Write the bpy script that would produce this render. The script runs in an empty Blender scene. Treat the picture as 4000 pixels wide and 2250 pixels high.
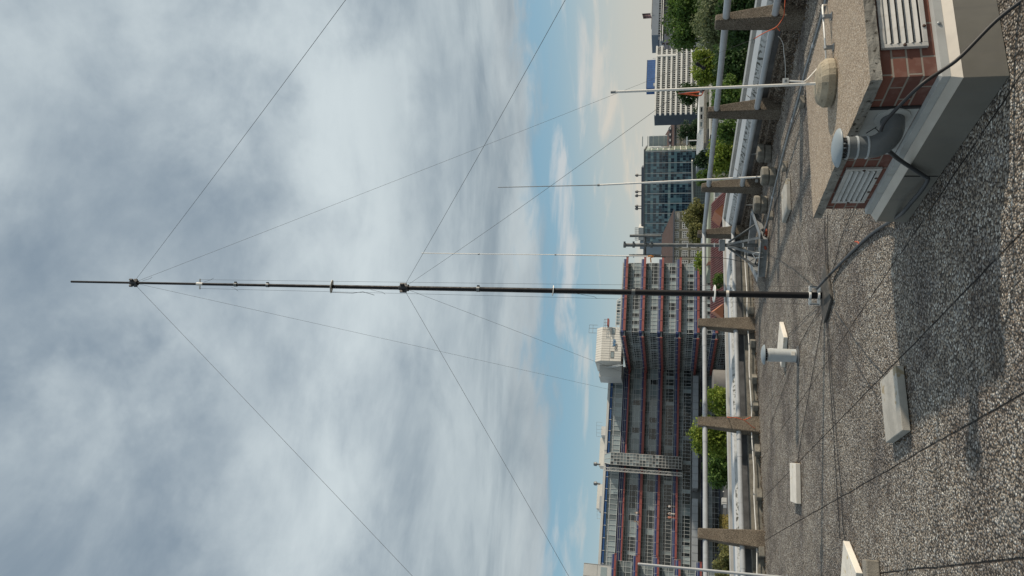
import bpy, bmesh, math, random
from mathutils import Vector as V, Matrix

SC = bpy.context.scene
COL = SC.collection
# ------------------------------------------------------------------ camera (a phone held sideways: up is image left)
FPX = 2774.0; ROLL = 0.018; PITCH = math.atan(640 / FPX); EYE = V((0, 0, 1.6))
FWD = V((0, math.cos(PITCH), math.sin(PITCH))); UPV = V((0, -math.sin(PITCH), math.cos(PITCH))); RGT = V((1, 0, 0))
cam = bpy.data.cameras.new('camera'); camo = bpy.data.objects.new('camera', cam); COL.objects.link(camo)
cam.sensor_width = 36; cam.lens = 36 * FPX / 4000; cam.clip_start = 0.05; cam.clip_end = 9000
cx_ = -UPV * math.cos(ROLL) + RGT * math.sin(ROLL); cy_ = UPV * math.sin(ROLL) + RGT * math.cos(ROLL); cz_ = -FWD
camo.matrix_world = Matrix(((cx_.x, cy_.x, cz_.x, EYE.x), (cx_.y, cy_.y, cz_.y, EYE.y), (cx_.z, cy_.z, cz_.z, EYE.z), (0, 0, 0, 1)))
SC.camera = camo
# ------------------------------------------------------------------ light
SUN_EL = math.radians(22.6); SUN_AZ = math.radians(88.5)          # azimuth clockwise from +Y
sun_dir = V((math.cos(SUN_EL) * math.sin(SUN_AZ), math.cos(SUN_EL) * math.cos(SUN_AZ), math.sin(SUN_EL)))
sl = bpy.data.lights.new('sun', 'SUN'); so = bpy.data.objects.new('sun', sl); COL.objects.link(so)
sl.energy = 4.5; sl.angle = math.radians(1.3); sl.color = (1.0, 0.87, 0.70)
so.rotation_euler = (-sun_dir).to_track_quat('-Z', 'Y').to_euler()
so.location = sun_dir * 200
SC.view_settings.view_transform = 'Standard'; SC.view_settings.look = 'None'
SC.view_settings.exposure = 0.0; SC.view_settings.gamma = 1.0; SC.view_settings.use_curve_mapping = False

world = bpy.data.worlds.new('World'); SC.world = world; world.use_nodes = True
CLOUDS = [(0.837, 0.004, 0.17, -0.052), (0.784, -0.085, 0.16, -0.047), (0.756, -0.405, 0.26, -0.068), (0.609, 0.124, 0.14, -0.042), (0.685, 0.222, 0.15, -0.042), (0.366, 0.373, 0.16, -0.036), (0.397, -0.048, 0.20, -0.036), (0.427, -0.351, 0.18, -0.031), (0.746, 0.368, 0.18, -0.026), (0.813, 0.295, 0.14, 0.036), (0.561, 0.259, 0.24, 0.031), (0.457, -0.014, 0.16, 0.031), (0.568, -0.266, 0.24, 0.052), (0.668, -0.221, 0.14, 0.031), (0.487, -0.382, 0.18, 0.026), (0.313, 0.230, 0.20, -0.031), (0.306, -0.215, 0.20, -0.016)]
def build_world():
    nt = world.node_tree; nt.nodes.clear(); L = nt.links
    def N(t, **k):
        n = nt.nodes.new(t)
        for a, b in k.items(): setattr(n, a, b)
        return n
    def M(op, a, b=None, c=None, clamp=False):
        n = N('ShaderNodeMath', operation=op, use_clamp=clamp)
        for i, q in enumerate((a, b, c)):
            if q is None: continue
            if isinstance(q, (int, float)): n.inputs[i].default_value = q
            else: L.new(q, n.inputs[i])
        return n.outputs[0]
    def mixc(f, a, b):
        n = N('ShaderNodeMix', data_type='RGBA')
        if isinstance(f, (int, float)): n.inputs[0].default_value = f
        else: L.new(f, n.inputs[0])
        for i, q in ((6, a), (7, b)):
            if isinstance(q, tuple): n.inputs[i].default_value = (*q, 1)
            else: L.new(q, n.inputs[i])
        return n.outputs[2]
    def ramp(f, a, b):
        n = N('ShaderNodeMapRange', interpolation_type='SMOOTHSTEP')
        L.new(f, n.inputs[0]); n.inputs[1].default_value = a; n.inputs[2].default_value = b
        return n.outputs[0]
    def comb(x, y, z):
        n = N('ShaderNodeCombineXYZ')
        for i, q in enumerate((x, y, z)):
            if isinstance(q, (int, float)): n.inputs[i].default_value = q
            else: L.new(q, n.inputs[i])
        return n.outputs[0]
    def noise(vec, scale, detail=6, rough=.5, dist=0.0):
        n = N('ShaderNodeTexNoise'); L.new(vec, n.inputs['Vector'])
        n.inputs['Scale'].default_value = scale; n.inputs['Detail'].default_value = detail
        n.inputs['Roughness'].default_value = rough; n.inputs['Distortion'].default_value = dist
        return n.outputs[0]
    tc = N('ShaderNodeTexCoord'); sp = N('ShaderNodeSeparateXYZ'); L.new(tc.outputs['Generated'], sp.inputs[0])
    x, y, z = sp.outputs
    sky = N('ShaderNodeTexSky', sky_type='NISHITA'); sky.sun_disc = False
    sky.sun_elevation = SUN_EL; sky.sun_rotation = SUN_AZ
    zc = M('ADD', M('MAXIMUM', z, 0.0), 0.10)
    px, py = M('DIVIDE', x, zc), M('DIVIDE', y, zc)
    K = 10.0
    k3 = lambda c: tuple(q * K for q in c)
    # streaky high deck, drawn out along one wind direction
    ca, sa = math.cos(math.radians(52)), math.sin(math.radians(52))
    wu = M('ADD', M('MULTIPLY', px, ca), M('MULTIPLY', py, sa))
    wv = M('SUBTRACT', M('MULTIPLY', py, ca), M('MULTIPLY', px, sa))
    deck = comb(M('MULTIPLY', wu, .55), wv, 3.7)
    n1 = noise(deck, .95, 7, .52, .45)
    n2 = noise(comb(px, py, 9.1), 2.6, 8, .6, .3)
    n4 = noise(comb(M('MULTIPLY', M('ARCTAN2', x, y), 1.6), M('MULTIPLY', z, 9.0), 2.2), 1.7, 7, .56, .4)
    n3 = noise(comb(px, py, 1.3), .42, 3, .5, .2)
    br = M('ADD', M('ADD', M('MULTIPLY', n1, .62), M('MULTIPLY', n2, .30)), M('MULTIPLY', n3, .34))
    wn = N('ShaderNodeTexNoise'); L.new(tc.outputs['Generated'], wn.inputs['Vector']); wn.inputs['Scale'].default_value = 3.2; wn.inputs['Detail'].default_value = 6; wn.inputs['Roughness'].default_value = .58
    wv2 = N('ShaderNodeVectorMath', operation='SUBTRACT'); L.new(wn.outputs['Color'], wv2.inputs[0]); wv2.inputs[1].default_value = (.5, .5, .5)
    wv3 = N('ShaderNodeVectorMath', operation='MULTIPLY_ADD'); L.new(wv2.outputs[0], wv3.inputs[0]); wv3.inputs[1].default_value = (.55, .55, .55); L.new(tc.outputs['Generated'], wv3.inputs[2])
    wv4 = N('ShaderNodeVectorMath', operation='NORMALIZE'); L.new(wv3.outputs[0], wv4.inputs[0])
    for el, az_, rad, amt in CLOUDS:                # heavier and thinner parts of the overcast, by elevation and azimuth
        d3 = (math.cos(el) * math.sin(az_), math.cos(el) * math.cos(az_), math.sin(el))
        dt = N('ShaderNodeVectorMath', operation='DOT_PRODUCT'); L.new(wv4.outputs[0], dt.inputs[0]); dt.inputs[1].default_value = d3
        br = M('ADD', br, M('MULTIPLY', ramp(dt.outputs['Value'], math.cos(rad), math.cos(rad * .15)), amt))
    c1 = mixc(ramp(br, .50, .785), k3((.225, .292, .362)), k3((.62, .695, .725)))
    # deck turns a little darker and flatter towards its far edge
    far = ramp(z, .46, .20)
    c1 = mixc(M('MULTIPLY', far, .78), c1, mixc(ramp(n4, .38, .62), k3((.25, .315, .362)), k3((.47, .54, .57))))
    # open sky under the deck
    hz = ramp(z, .16, .015)
    clear = mixc(.6, sky.outputs[0], k3((.235, .45, .59)))
    low = mixc(M('MULTIPLY', hz, .82), clear, k3((.50, .56, .55)))
    warm = M('MULTIPLY', ramp(x, -.12, .30), ramp(z, .20, .03))
    low = mixc(M('MULTIPLY', warm, .72), low, k3((.60, .565, .49)))
    # low cumulus streaks and far banks
    az = M('ARCTAN2', x, y)
    s1 = noise(comb(M('MULTIPLY', az, 2.6), M('MULTIPLY', z, 17.0), .4), 1.9, 7, .55, .35)
    m1 = M('MULTIPLY', ramp(s1, .50, .66), M('MULTIPLY', ramp(z, .015, .06), ramp(z, .23, .15)))
    ctone = mixc(ramp(z, .06, .17), k3((.66, .61, .52)), k3((.56, .60, .62)))
    low = mixc(M('MULTIPLY', m1, M('ADD', .55, M('MULTIPLY', ramp(x, -.3, .2), .4))), low, ctone)
    edge_n = noise(comb(M('MULTIPLY', az, 3.0), M('MULTIPLY', z, 11.0), 5.0), 2.2, 7, .58, .5)
    lift = M('MULTIPLY', M('SUBTRACT', edge_n, .5), .13)
    side = M('MULTIPLY', ramp(x, -.35, .25), .034)
    ze = M('SUBTRACT', M('ADD', z, lift), side)
    deckmask = ramp(ze, .142, .192)
    rim = M('MULTIPLY', M('MULTIPLY', ramp(ze, .145, .18), ramp(ze, .225, .18)), .22)
    c1 = mixc(rim, c1, k3((.62, .655, .655)))
    fin = mixc(deckmask, low, c1)
    fin = mixc(ramp(z, 0.0, -.02), fin, k3((.20, .20, .19)))
    bg = N('ShaderNodeBackground'); bg.inputs[1].default_value = 0.1
    L.new(fin, bg.inputs[0]); out = N('ShaderNodeOutputWorld'); L.new(bg.outputs[0], out.inputs[0])
build_world()

# ------------------------------------------------------------------ survey helpers: a sight line met with a known plane
def sight(x, y):
    dx, dy = x - 2000, y - 1125
    dn = (dx * math.cos(ROLL) + dy * math.sin(ROLL)) / FPX; rt = (dx * math.sin(ROLL) - dy * math.cos(ROLL)) / FPX
    return FWD - dn * UPV + rt * RGT
def G(x, y, z=0.0):                     # point of a horizontal plane
    d = sight(x, y); return EYE + d * ((z - EYE.z) / d.z)
def D(x, y, Y):                         # point at a known distance forward
    d = sight(x, y); return EYE + d * (Y / d.y)
def PL(x, y, p0, n):                    # point of any known plane
    d = sight(x, y); return EYE + d * ((p0 - EYE).dot(n) / d.dot(n))
ZV = V((0, 0, 1))
def flat(a): return V((a.x, a.y, 0)).normalized()

# ------------------------------------------------------------------ mesh builder
class MB:
    def __init__(s): s.v = []; s.f = []; s.r = []; s.sm = []
    def add(s, vs, fs, rnd=None, smooth=False):
        o = len(s.v); s.v += [V(q) for q in vs]
        for f in fs:
            s.f.append([o + i for i in f]); s.r.append(random.random() if rnd is None else rnd); s.sm.append(smooth)
        return s
    def hexa(s, p, rnd=None):           # 4 bottom + 4 top, counter-clockwise from above
        return s.add(p, [(3, 2, 1, 0), (4, 5, 6, 7), (0, 1, 5, 4), (1, 2, 6, 5), (2, 3, 7, 6), (3, 0, 4, 7)], rnd)
    def box(s, c, sz, ex=V((1, 0, 0)), ez=ZV, rnd=None):
        c = V(c); ex = ex.normalized(); ey = ez.cross(ex).normalized(); hx, hy, hz = ex * sz[0] / 2, ey * sz[1] / 2, ez.normalized() * sz[2] / 2
        return s.hexa([c - hx - hy - hz, c + hx - hy - hz, c + hx + hy - hz, c - hx + hy - hz,
                       c - hx - hy + hz, c + hx - hy + hz, c + hx + hy + hz, c - hx + hy + hz], rnd)
    def prism(s, poly, z0, z1, rnd=None):
        n = len(poly); b = [V((p[0], p[1], z0)) for p in poly]; t = [V((p[0], p[1], z1)) for p in poly]
        return s.add(b + t, [tuple(reversed(range(n))), tuple(range(n, 2 * n))] + [(i, (i + 1) % n, n + (i + 1) % n, n + i) for i in range(n)], rnd)
    def quad(s, a, b, c, d, rnd=None): return s.add([a, b, c, d], [(0, 1, 2, 3)], rnd)
    def tube(s, pts, r, n=10, caps=True, rnd=None):
        pts = [V(p) for p in pts]; rs = r if isinstance(r, (list, tuple)) else [r] * len(pts)
        vs = []; fs = []; prev = None
        for i, p in enumerate(pts):
            t = (pts[min(i + 1, len(pts) - 1)] - pts[max(i - 1, 0)])
            t = t.normalized() if t.length > 1e-9 else ZV
            if prev is None:
                a = t.orthogonal().normalized()
            else:
                a = prev - t * prev.dot(t); a = a.normalized() if a.length > 1e-6 else t.orthogonal().normalized()
            prev = a; b = t.cross(a)
            for k in range(n):
                q = 2 * math.pi * k / n; vs.append(p + (a * math.cos(q) + b * math.sin(q)) * rs[i])
        for i in range(len(pts) - 1):
            for k in range(n):
                k2 = (k + 1) % n; fs.append((i * n + k, i * n + k2, (i + 1) * n + k2, (i + 1) * n + k))
        s.add(vs, fs, rnd, True)
        if caps:
            o = len(s.v) - len(vs); m = len(pts) - 1
            s.f.append([o + k for k in reversed(range(n))]); s.f.append([o + m * n + k for k in range(n)])
            s.r += [.5, .5]; s.sm += [False, False]
        return s
    def lathe(s, prof, c, n=24, axis=ZV, rnd=None, smooth=True):
        c = V(c); t = axis.normalized(); a = t.orthogonal().normalized(); b = t.cross(a); vs = []; fs = []
        for r, z in prof:
            for k in range(n):
                q = 2 * math.pi * k / n; vs.append(c + t * z + (a * math.cos(q) + b * math.sin(q)) * max(r, 1e-4))
        for i in range(len(prof) - 1):
            for k in range(n):
                k2 = (k + 1) % n; fs.append((i * n + k, i * n + k2, (i + 1) * n + k2, (i + 1) * n + k))
        s.add(vs, fs, rnd, smooth)
        o = len(s.v) - len(vs); m = len(prof) - 1
        s.f.append([o + k for k in reversed(range(n))]); s.f.append([o + m * n + k for k in range(n)]); s.r += [.5, .5]; s.sm += [False, False]
        return s
    def build(s, name, mat, parent=None, bevel=0, seg=2, base=None, tags=None):
        org = V((0, 0, 0))
        if parent is not None: org = parent['_o'] if '_o' in parent else (0, 0, 0); org = V(org)
        elif base is not None: org = V(base)
        elif s.v:
            lo = min(q.z for q in s.v); cx = sum(q.x for q in s.v) / len(s.v); cy = sum(q.y for q in s.v) / len(s.v); org = V((cx, cy, lo))
        me = bpy.data.meshes.new(name); me.from_pydata([q - org for q in s.v], [], s.f); me.update()
        at = me.attributes.new('rnd', 'FLOAT', 'FACE'); at.data.foreach_set('value', s.r)
        me.polygons.foreach_set('use_smooth', s.sm)
        if any(s.sm): me.set_sharp_from_angle(angle=math.radians(38))
        me.materials.append(mat)
        o = bpy.data.objects.new(name, me); COL.objects.link(o)
        if parent is not None: o.parent = parent; ORG[o.name] = ORG[parent.name]
        else: o.location = org; ORG[o.name] = org
        o['_o'] = tuple(org)
        if bevel:
            m = o.modifiers.new('bevel', 'BEVEL'); m.width = bevel; m.segments = seg; m.limit_method = 'ANGLE'; m.angle_limit = math.radians(40)
        if tags: tag(o, *tags)
        return o
ORG = {}
def tag(o, label=None, cat=None, group=None, kind=None):
    if label: o['label'] = label
    if cat: o['category'] = cat
    if group: o['group'] = group
    if kind: o['kind'] = kind
    return o
def thing(name, loc, label, cat, group=None):
    o = bpy.data.objects.new(name, None); COL.objects.link(o); o.location = loc; o['_o'] = tuple(loc); ORG[o.name] = V(loc)
    o.empty_display_size = .2
    return tag(o, label, cat, group)
def struct(o): o['kind'] = 'structure'; return o

# ------------------------------------------------------------------ materials
def mat(name, col, rough=.6, metal=0.0, var=.0, vscale=8.0, bump=.0, bscale=60.0, spec=.5, speck=None, rndvar=0.0, streak=None, coat=0.0):
    m = bpy.data.materials.new(name); m.use_nodes = True; nt = m.node_tree; L = nt.links
    b = nt.nodes['Principled BSDF']; b.inputs['Roughness'].default_value = rough; b.inputs['Metallic'].default_value = metal
    b.inputs['Specular IOR Level'].default_value = spec; b.inputs['Base Color'].default_value = (*col, 1)
    tc = nt.nodes.new('ShaderNodeTexCoord'); cur = None
    def mix(f, a, bcol, blend='MIX'):
        n = nt.nodes.new('ShaderNodeMix'); n.data_type = 'RGBA'; n.blend_type = blend
        if isinstance(f, float): n.inputs[0].default_value = f
        else: L.new(f, n.inputs[0])
        for i, q in ((6, a), (7, bcol)):
            if isinstance(q, tuple): n.inputs[i].default_value = (*q, 1)
            else: L.new(q, n.inputs[i])
        return n.outputs[2]
    def noise(scale, det=5, rg=.6, vec=None):
        n = nt.nodes.new('ShaderNodeTexNoise'); n.inputs['Scale'].default_value = scale; n.inputs['Detail'].default_value = det; n.inputs['Roughness'].default_value = rg
        L.new(vec or tc.outputs['Object'], n.inputs['Vector']); return n.outputs[0]
    def rmp(f, a, bb, ca=0.0, cb=1.0):
        n = nt.nodes.new('ShaderNodeMapRange'); n.interpolation_type = 'SMOOTHSTEP'; L.new(f, n.inputs[0])
        for i, q in enumerate((a, bb, ca, cb)): n.inputs[i + 1].default_value = q
        return n.outputs[0]
    cur = col
    if rndvar:
        at = nt.nodes.new('ShaderNodeAttribute'); at.attribute_name = 'rnd'
        cur = mix(rmp(at.outputs['Fac'], 0, 1), tuple(q * (1 - rndvar) for q in col), tuple(min(1, q * (1 + rndvar)) for q in col))
    if var:
        f = rmp(noise(vscale), .3, .7)
        cur = mix(f, tuple(q * (1 - var) for q in col), tuple(min(1, q * (1 + var * .7)) for q in col)) if cur is col else mix(var, cur, mix(f, (0.3, .3, .3), (1.0, 1.0, 1.0)), 'MULTIPLY')
        if rough < .9: L.new(rmp(noise(vscale * 2.3), .3, .7, max(.05, rough - .12), min(1, rough + .12)), b.inputs['Roughness'])
    if speck:                              # speck = (colour, scale, threshold)
        f = rmp(noise(speck[1], 3, .6), speck[2], speck[2] + .05)
        if len(speck) > 3:                 # spots come in drifts
            g = nt.nodes.new('ShaderNodeMath'); g.operation = 'MULTIPLY'; L.new(f, g.inputs[0]); L.new(rmp(noise(speck[3], 2, .5), .36, .56, .30, 1.0), g.inputs[1]); f = g.outputs[0]
        cur = mix(f, cur, speck[0])
    if streak:                             # rain streaks running down: (colour, amount)
        mp = nt.nodes.new('ShaderNodeMapping'); mp.inputs['Scale'].default_value = (9, 9, .9); L.new(tc.outputs['Object'], mp.inputs[0])
        f = rmp(noise(1.6, 4, .6, mp.outputs[0]), .50, .72, 0, streak[1]); cur = mix(f, cur, streak[0])
    if not isinstance(cur, tuple): L.new(cur, b.inputs['Base Color'])
    if bump:
        bp = nt.nodes.new('ShaderNodeBump'); bp.inputs['Strength'].default_value = bump; bp.inputs['Distance'].default_value = .01
        L.new(noise(bscale, 4, .65), bp.inputs['Height']); L.new(bp.outputs[0], b.inputs['Normal'])
    if coat: b.inputs['Coat Weight'].default_value = coat
    return m

def aggregate_mat(name, cols, scale, bump, stain=.4, joints=None, dist=.012, fine=0.0, gapcol=(.05, .043, .036), pale=0.0):
    """pebbles set in mortar: one colour per stone, dark gaps, broad weather stains, open joints between panels"""
    m = bpy.data.materials.new(name); m.use_nodes = True; nt = m.node_tree; L = nt.links; b = nt.nodes['Principled BSDF']
    b.inputs['Roughness'].default_value = .85; b.inputs['Specular IOR Level'].default_value = .3
    tc = nt.nodes.new('ShaderNodeTexCoord')
    def N(t, **k):
        n = nt.nodes.new(t)
        for a, q in k.items(): setattr(n, a, q)
        return n
    def mix(f, a, bb, blend='MIX'):
        n = N('ShaderNodeMix', data_type='RGBA', blend_type=blend)
        if isinstance(f, float): n.inputs[0].default_value = f
        else: L.new(f, n.inputs[0])
        for i, q in ((6, a), (7, bb)):
            if isinstance(q, tuple): n.inputs[i].default_value = (*q, 1)
            else: L.new(q, n.inputs[i])
        return n.outputs[2]
    def math_(op, a, bb=None):
        n = N('ShaderNodeMath', operation=op)
        for i, q in enumerate((a, bb)):
            if q is None: continue
            if isinstance(q, (float, int)): n.inputs[i].default_value = q
            else: L.new(q, n.inputs[i])
        return n.outputs[0]
    def noise(scale, det, rg=.6, vec=None):
        n = N('ShaderNodeTexNoise'); n.inputs['Scale'].default_value = scale; n.inputs['Detail'].default_value = det; n.inputs['Roughness'].default_value = rg
        L.new(vec or tc.outputs['Object'], n.inputs['Vector']); return n
    def rmp(f, a, bb, ca=0.0, cb=1.0):
        n = N('ShaderNodeMapRange', interpolation_type='SMOOTHSTEP'); L.new(f, n.inputs[0])
        for i, q in enumerate((a, bb, ca, cb)): n.inputs[i + 1].default_value = q
        return n.outputs[0]
    warp = noise(scale * .6, 2); vm = N('ShaderNodeVectorMath', operation='MULTIPLY_ADD'); L.new(warp.outputs['Color'], vm.inputs[0])
    vm.inputs[1].default_value = (.35 / scale,) * 3; L.new(tc.outputs['Object'], vm.inputs[2])
    vo = N('ShaderNodeTexVoronoi'); vo.inputs['Scale'].default_value = scale; vo.inputs['Randomness'].default_value = .95; L.new(vm.outputs[0], vo.inputs['Vector'])
    sep = N('ShaderNodeSeparateColor'); L.new(vo.outputs['Color'], sep.inputs[0])
    cr = N('ShaderNodeValToRGB'); L.new(sep.outputs[0], cr.inputs[0]); cr.color_ramp.interpolation = 'CONSTANT'
    els = cr.color_ramp.elements
    for i, (p, c) in enumerate(cols):
        e = els[i] if i < 2 else els.new(p)
        e.position = p; e.color = (*c, 1)
    col = mix(rmp(sep.outputs[1], 0, 1, .0, .35), cr.outputs[0], (.10, .09, .08))
    gap = rmp(vo.outputs['Distance'], .44, .70)
    col = mix(gap, col, gapcol)
    st = rmp(noise(.9, 6, .65).outputs[0], .40, .66, 0.0, stain)
    col = mix(st, col, mix(1.0, col, (.42, .40, .42), 'MULTIPLY'))
    st2 = rmp(noise(6.0, 4, .6).outputs[0], .40, .75, 0.0, stain * .7)
    col = mix(st2, col, mix(1.0, col, (.55, .5, .46), 'MULTIPLY'))
    if pale:
        pm = math_('MULTIPLY', rmp(noise(3.4, 6, .7).outputs[0], .54, .68, 0, pale), rmp(noise(38, 3, .7).outputs[0], .42, .60))
        col = mix(pm, col, (.46, .48, .49))
        mo = math_('MULTIPLY', rmp(noise(1.7, 5, .7).outputs[0], .55, .72, 0, .6), rmp(noise(22, 4, .7).outputs[0], .40, .62))
        col = mix(mo, col, (.085, .068, .042))
    h = math_('SUBTRACT', 1.0, vo.outputs['Distance'])
    if joints:
        (nx, ny), off, step, wid = joints
        sx = N('ShaderNodeSeparateXYZ'); wob = noise(2.5, 3); add = N('ShaderNodeVectorMath', operation='MULTIPLY_ADD')
        L.new(wob.outputs['Color'], add.inputs[0]); add.inputs[1].default_value = (.025, .025, 0); L.new(tc.outputs['Object'], add.inputs[2]); L.new(add.outputs[0], sx.inputs[0])
        q = math_('ADD', math_('MULTIPLY', sx.outputs[0], nx), math_('MULTIPLY', sx.outputs[1], ny))
        q = math_('ABSOLUTE', math_('SUBTRACT', math_('FRACT', math_('DIVIDE', math_('SUBTRACT', q, off), step)), .5))
        j = rmp(q, .5 - wid / step, .5 - wid * .3 / step)
        jn = rmp(noise(3.0, 4).outputs[0], .30, .50, .45, 1.0); j = math_('MULTIPLY', j, jn)
        col = mix(j, col, (.012, .010, .009)); h = math_('SUBTRACT', h, math_('MULTIPLY', j, 1.2))
    if fine:
        col = mix(rmp(noise(260, 2).outputs[0], .4, .65, 0.0, fine), col, (.30, .24, .16))
    L.new(col, b.inputs['Base Color'])
    bp = N('ShaderNodeBump'); bp.inputs['Strength'].default_value = bump; bp.inputs['Distance'].default_value = dist; L.new(h, bp.inputs['Height']); L.new(bp.outputs[0], b.inputs['Normal'])
    return m

def glass_mat(name, dark, light, rough=.08, thr=(.35, .9), spec=.8):  # one tone per pane; the light end paints in reflected sky
    m = bpy.data.materials.new(name); m.use_nodes = True; nt = m.node_tree; L = nt.links; b = nt.nodes['Principled BSDF']
    at = nt.nodes.new('ShaderNodeAttribute'); at.attribute_name = 'rnd'
    mr = nt.nodes.new('ShaderNodeMapRange'); mr.interpolation_type = 'SMOOTHSTEP'; L.new(at.outputs['Fac'], mr.inputs[0]); mr.inputs[1].default_value = thr[0]; mr.inputs[2].default_value = thr[1]
    mx = nt.nodes.new('ShaderNodeMix'); mx.data_type = 'RGBA'; L.new(mr.outputs[0], mx.inputs[0]); mx.inputs[6].default_value = (*dark, 1); mx.inputs[7].default_value = (*light, 1)
    L.new(mx.outputs[2], b.inputs['Base Color']); b.inputs['Roughness'].default_value = rough; b.inputs['Specular IOR Level'].default_value = spec
    tc = nt.nodes.new('ShaderNodeTexCoord'); nz = nt.nodes.new('ShaderNodeTexNoise'); nz.inputs['Scale'].default_value = .45; L.new(tc.outputs['Object'], nz.inputs['Vector'])
    bp = nt.nodes.new('ShaderNodeBump'); bp.inputs['Strength'].default_value = .12; bp.inputs['Distance'].default_value = .25; L.new(nz.outputs[0], bp.inputs['Height']); L.new(bp.outputs[0], b.inputs['Normal'])
    return m

def leaf_mat(name, a, bcol):
    m = bpy.data.materials.new(name); m.use_nodes = True; nt = m.node_tree; L = nt.links; b = nt.nodes['Principled BSDF']
    at = nt.nodes.new('ShaderNodeAttribute'); at.attribute_name = 'rnd'
    mx = nt.nodes.new('ShaderNodeMix'); mx.data_type = 'RGBA'; L.new(at.outputs['Fac'], mx.inputs[0]); mx.inputs[6].default_value = (*a, 1); mx.inputs[7].default_value = (*bcol, 1)
    L.new(mx.outputs[2], b.inputs['Base Color']); b.inputs['Roughness'].default_value = .6; b.inputs['Specular IOR Level'].default_value = .3
    tr = nt.nodes.new('ShaderNodeBsdfTranslucent'); L.new(mx.outputs[2], tr.inputs[0]); ms = nt.nodes.new('ShaderNodeMixShader'); ms.inputs[0].default_value = .38
    L.new(b.outputs[0], ms.inputs[1]); L.new(tr.outputs[0], ms.inputs[2]); L.new(ms.outputs[0], nt.nodes['Material Output'].inputs[0])
    return m

def brick_mat(name, rot):
    """courses laid along the wall: u = horizontal distance, v = height"""
    m = bpy.data.materials.new(name); m.use_nodes = True; nt = m.node_tree; L = nt.links; b = nt.nodes['Principled BSDF']; b.inputs['Roughness'].default_value = .8
    tc = nt.nodes.new('ShaderNodeTexCoord'); rt = nt.nodes.new('ShaderNodeVectorRotate'); rt.rotation_type = 'Z_AXIS'; rt.inputs['Angle'].default_value = -rot; L.new(tc.outputs['Object'], rt.inputs['Vector'])
    sp = nt.nodes.new('ShaderNodeSeparateXYZ'); L.new(rt.outputs[0], sp.inputs[0])
    ad = nt.nodes.new('ShaderNodeMath'); ad.operation = 'ADD'; L.new(sp.outputs[0], ad.inputs[0]); L.new(sp.outputs[1], ad.inputs[1])
    cb = nt.nodes.new('ShaderNodeCombineXYZ'); L.new(ad.outputs[0], cb.inputs[0]); L.new(sp.outputs[2], cb.inputs[1])
    br = nt.nodes.new('ShaderNodeTexBrick'); L.new(cb.outputs[0], br.inputs['Vector']); br.inputs['Scale'].default_value = 1.0
    br.inputs['Brick Width'].default_value = .215; br.inputs['Row Height'].default_value = .072; br.inputs['Mortar Size'].default_value = .0055; br.inputs['Mortar Smooth'].default_value = .2
    br.inputs['Color1'].default_value = (.19, .070, .046, 1); br.inputs['Color2'].default_value = (.115, .045, .034, 1); br.inputs['Mortar'].default_value = (.26, .235, .20, 1)
    nz = nt.nodes.new('ShaderNodeTexNoise'); nz.inputs['Scale'].default_value = 14; nz.inputs['Detail'].default_value = 6; L.new(tc.outputs['Object'], nz.inputs['Vector'])
    mr = nt.nodes.new('ShaderNodeMapRange'); L.new(nz.outputs[0], mr.inputs[0]); mr.inputs[1].default_value = .52; mr.inputs[2].default_value = .75; mr.inputs[4].default_value = .5
    mx = nt.nodes.new('ShaderNodeMix'); mx.data_type = 'RGBA'; L.new(mr.outputs[0], mx.inputs[0]); L.new(br.outputs[0], mx.inputs[6]); mx.inputs[7].default_value = (.26, .17, .14, 1)
    L.new(mx.outputs[2], b.inputs['Base Color'])
    bp = nt.nodes.new('ShaderNodeBump'); bp.inputs['Strength'].default_value = .8; bp.inputs['Distance'].default_value = .006; iv = nt.nodes.new('ShaderNodeMath'); iv.operation = 'SUBTRACT'; iv.inputs[0].default_value = 1
    L.new(br.outputs['Fac'], iv.inputs[1]); L.new(iv.outputs[0], bp.inputs['Height']); L.new(bp.outputs[0], b.inputs['Normal'])
    return m

PEB = [(0.0, (0.384, 0.351, 0.305)), (0.16, (0.243, 0.208, 0.165)), (0.34, (0.518, 0.488, 0.433)), (0.48, (0.149, 0.132, 0.114)), (0.62, (0.397, 0.336, 0.262)), (0.76, (0.329, 0.32, 0.305)), (0.88, (0.732, 0.714, 0.653)), (0.96, (0.2, 0.148, 0.108))]
M_GRAVEL = aggregate_mat('roof_pebbles', PEB, 66, .9, .85, ((.923, .384), .338, .717, .0085), .012, pale=.35)
M_SLABTOP = aggregate_mat('fine_aggregate', [(0, (.46, .37, .275)), (.2, (.40, .32, .235)), (.4, (.52, .43, .335)), (.6, (.34, .27, .20)), (.75, (.47, .40, .32)), (.9, (.60, .53, .44))], 120, .45, .22, None, .005, gapcol=(.22, .17, .12))
M_POST = aggregate_mat('post_aggregate', [(0, (.225, .185, .14)), (.25, (.19, .155, .115)), (.5, (.26, .22, .17)), (.75, (.155, .13, .10)), (.9, (.31, .275, .22))], 95, .6, .6, None, .006, gapcol=(.08, .066, .05))
M_KERB = aggregate_mat('mossy_kerb', [(0, (.20, .155, .11)), (.25, (.13, .10, .075)), (.5, (.28, .235, .18)), (.75, (.10, .07, .05)), (.9, (.36, .33, .28))], 40, 1.0, .6, None, .02, gapcol=(.05, .04, .03))
M_CONC = mat('concrete', (.245, .225, .19), .85, var=.3, vscale=5, bump=.5, bscale=90, speck=((.14, .12, .10), 45, .66), streak=((.13, .12, .10), .5))
M_CONCD = mat('dark_concrete', (.175, .165, .14), .9, var=.35, vscale=6, bump=.6, bscale=70, speck=((.08, .07, .06), 30, .62))
M_SLABEDGE = mat('weathered_slab_edge', (.25, .24, .215), .9, var=.3, vscale=9, bump=.5, bscale=70, speck=((.05, .045, .035), 38, .60), streak=((.09, .085, .07), .5))
M_PAVER = mat('cast_paver', (.37, .355, .32), .85, var=.22, vscale=5, bump=.25, bscale=120, speck=((.30, .25, .17), 5, .62))
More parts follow.
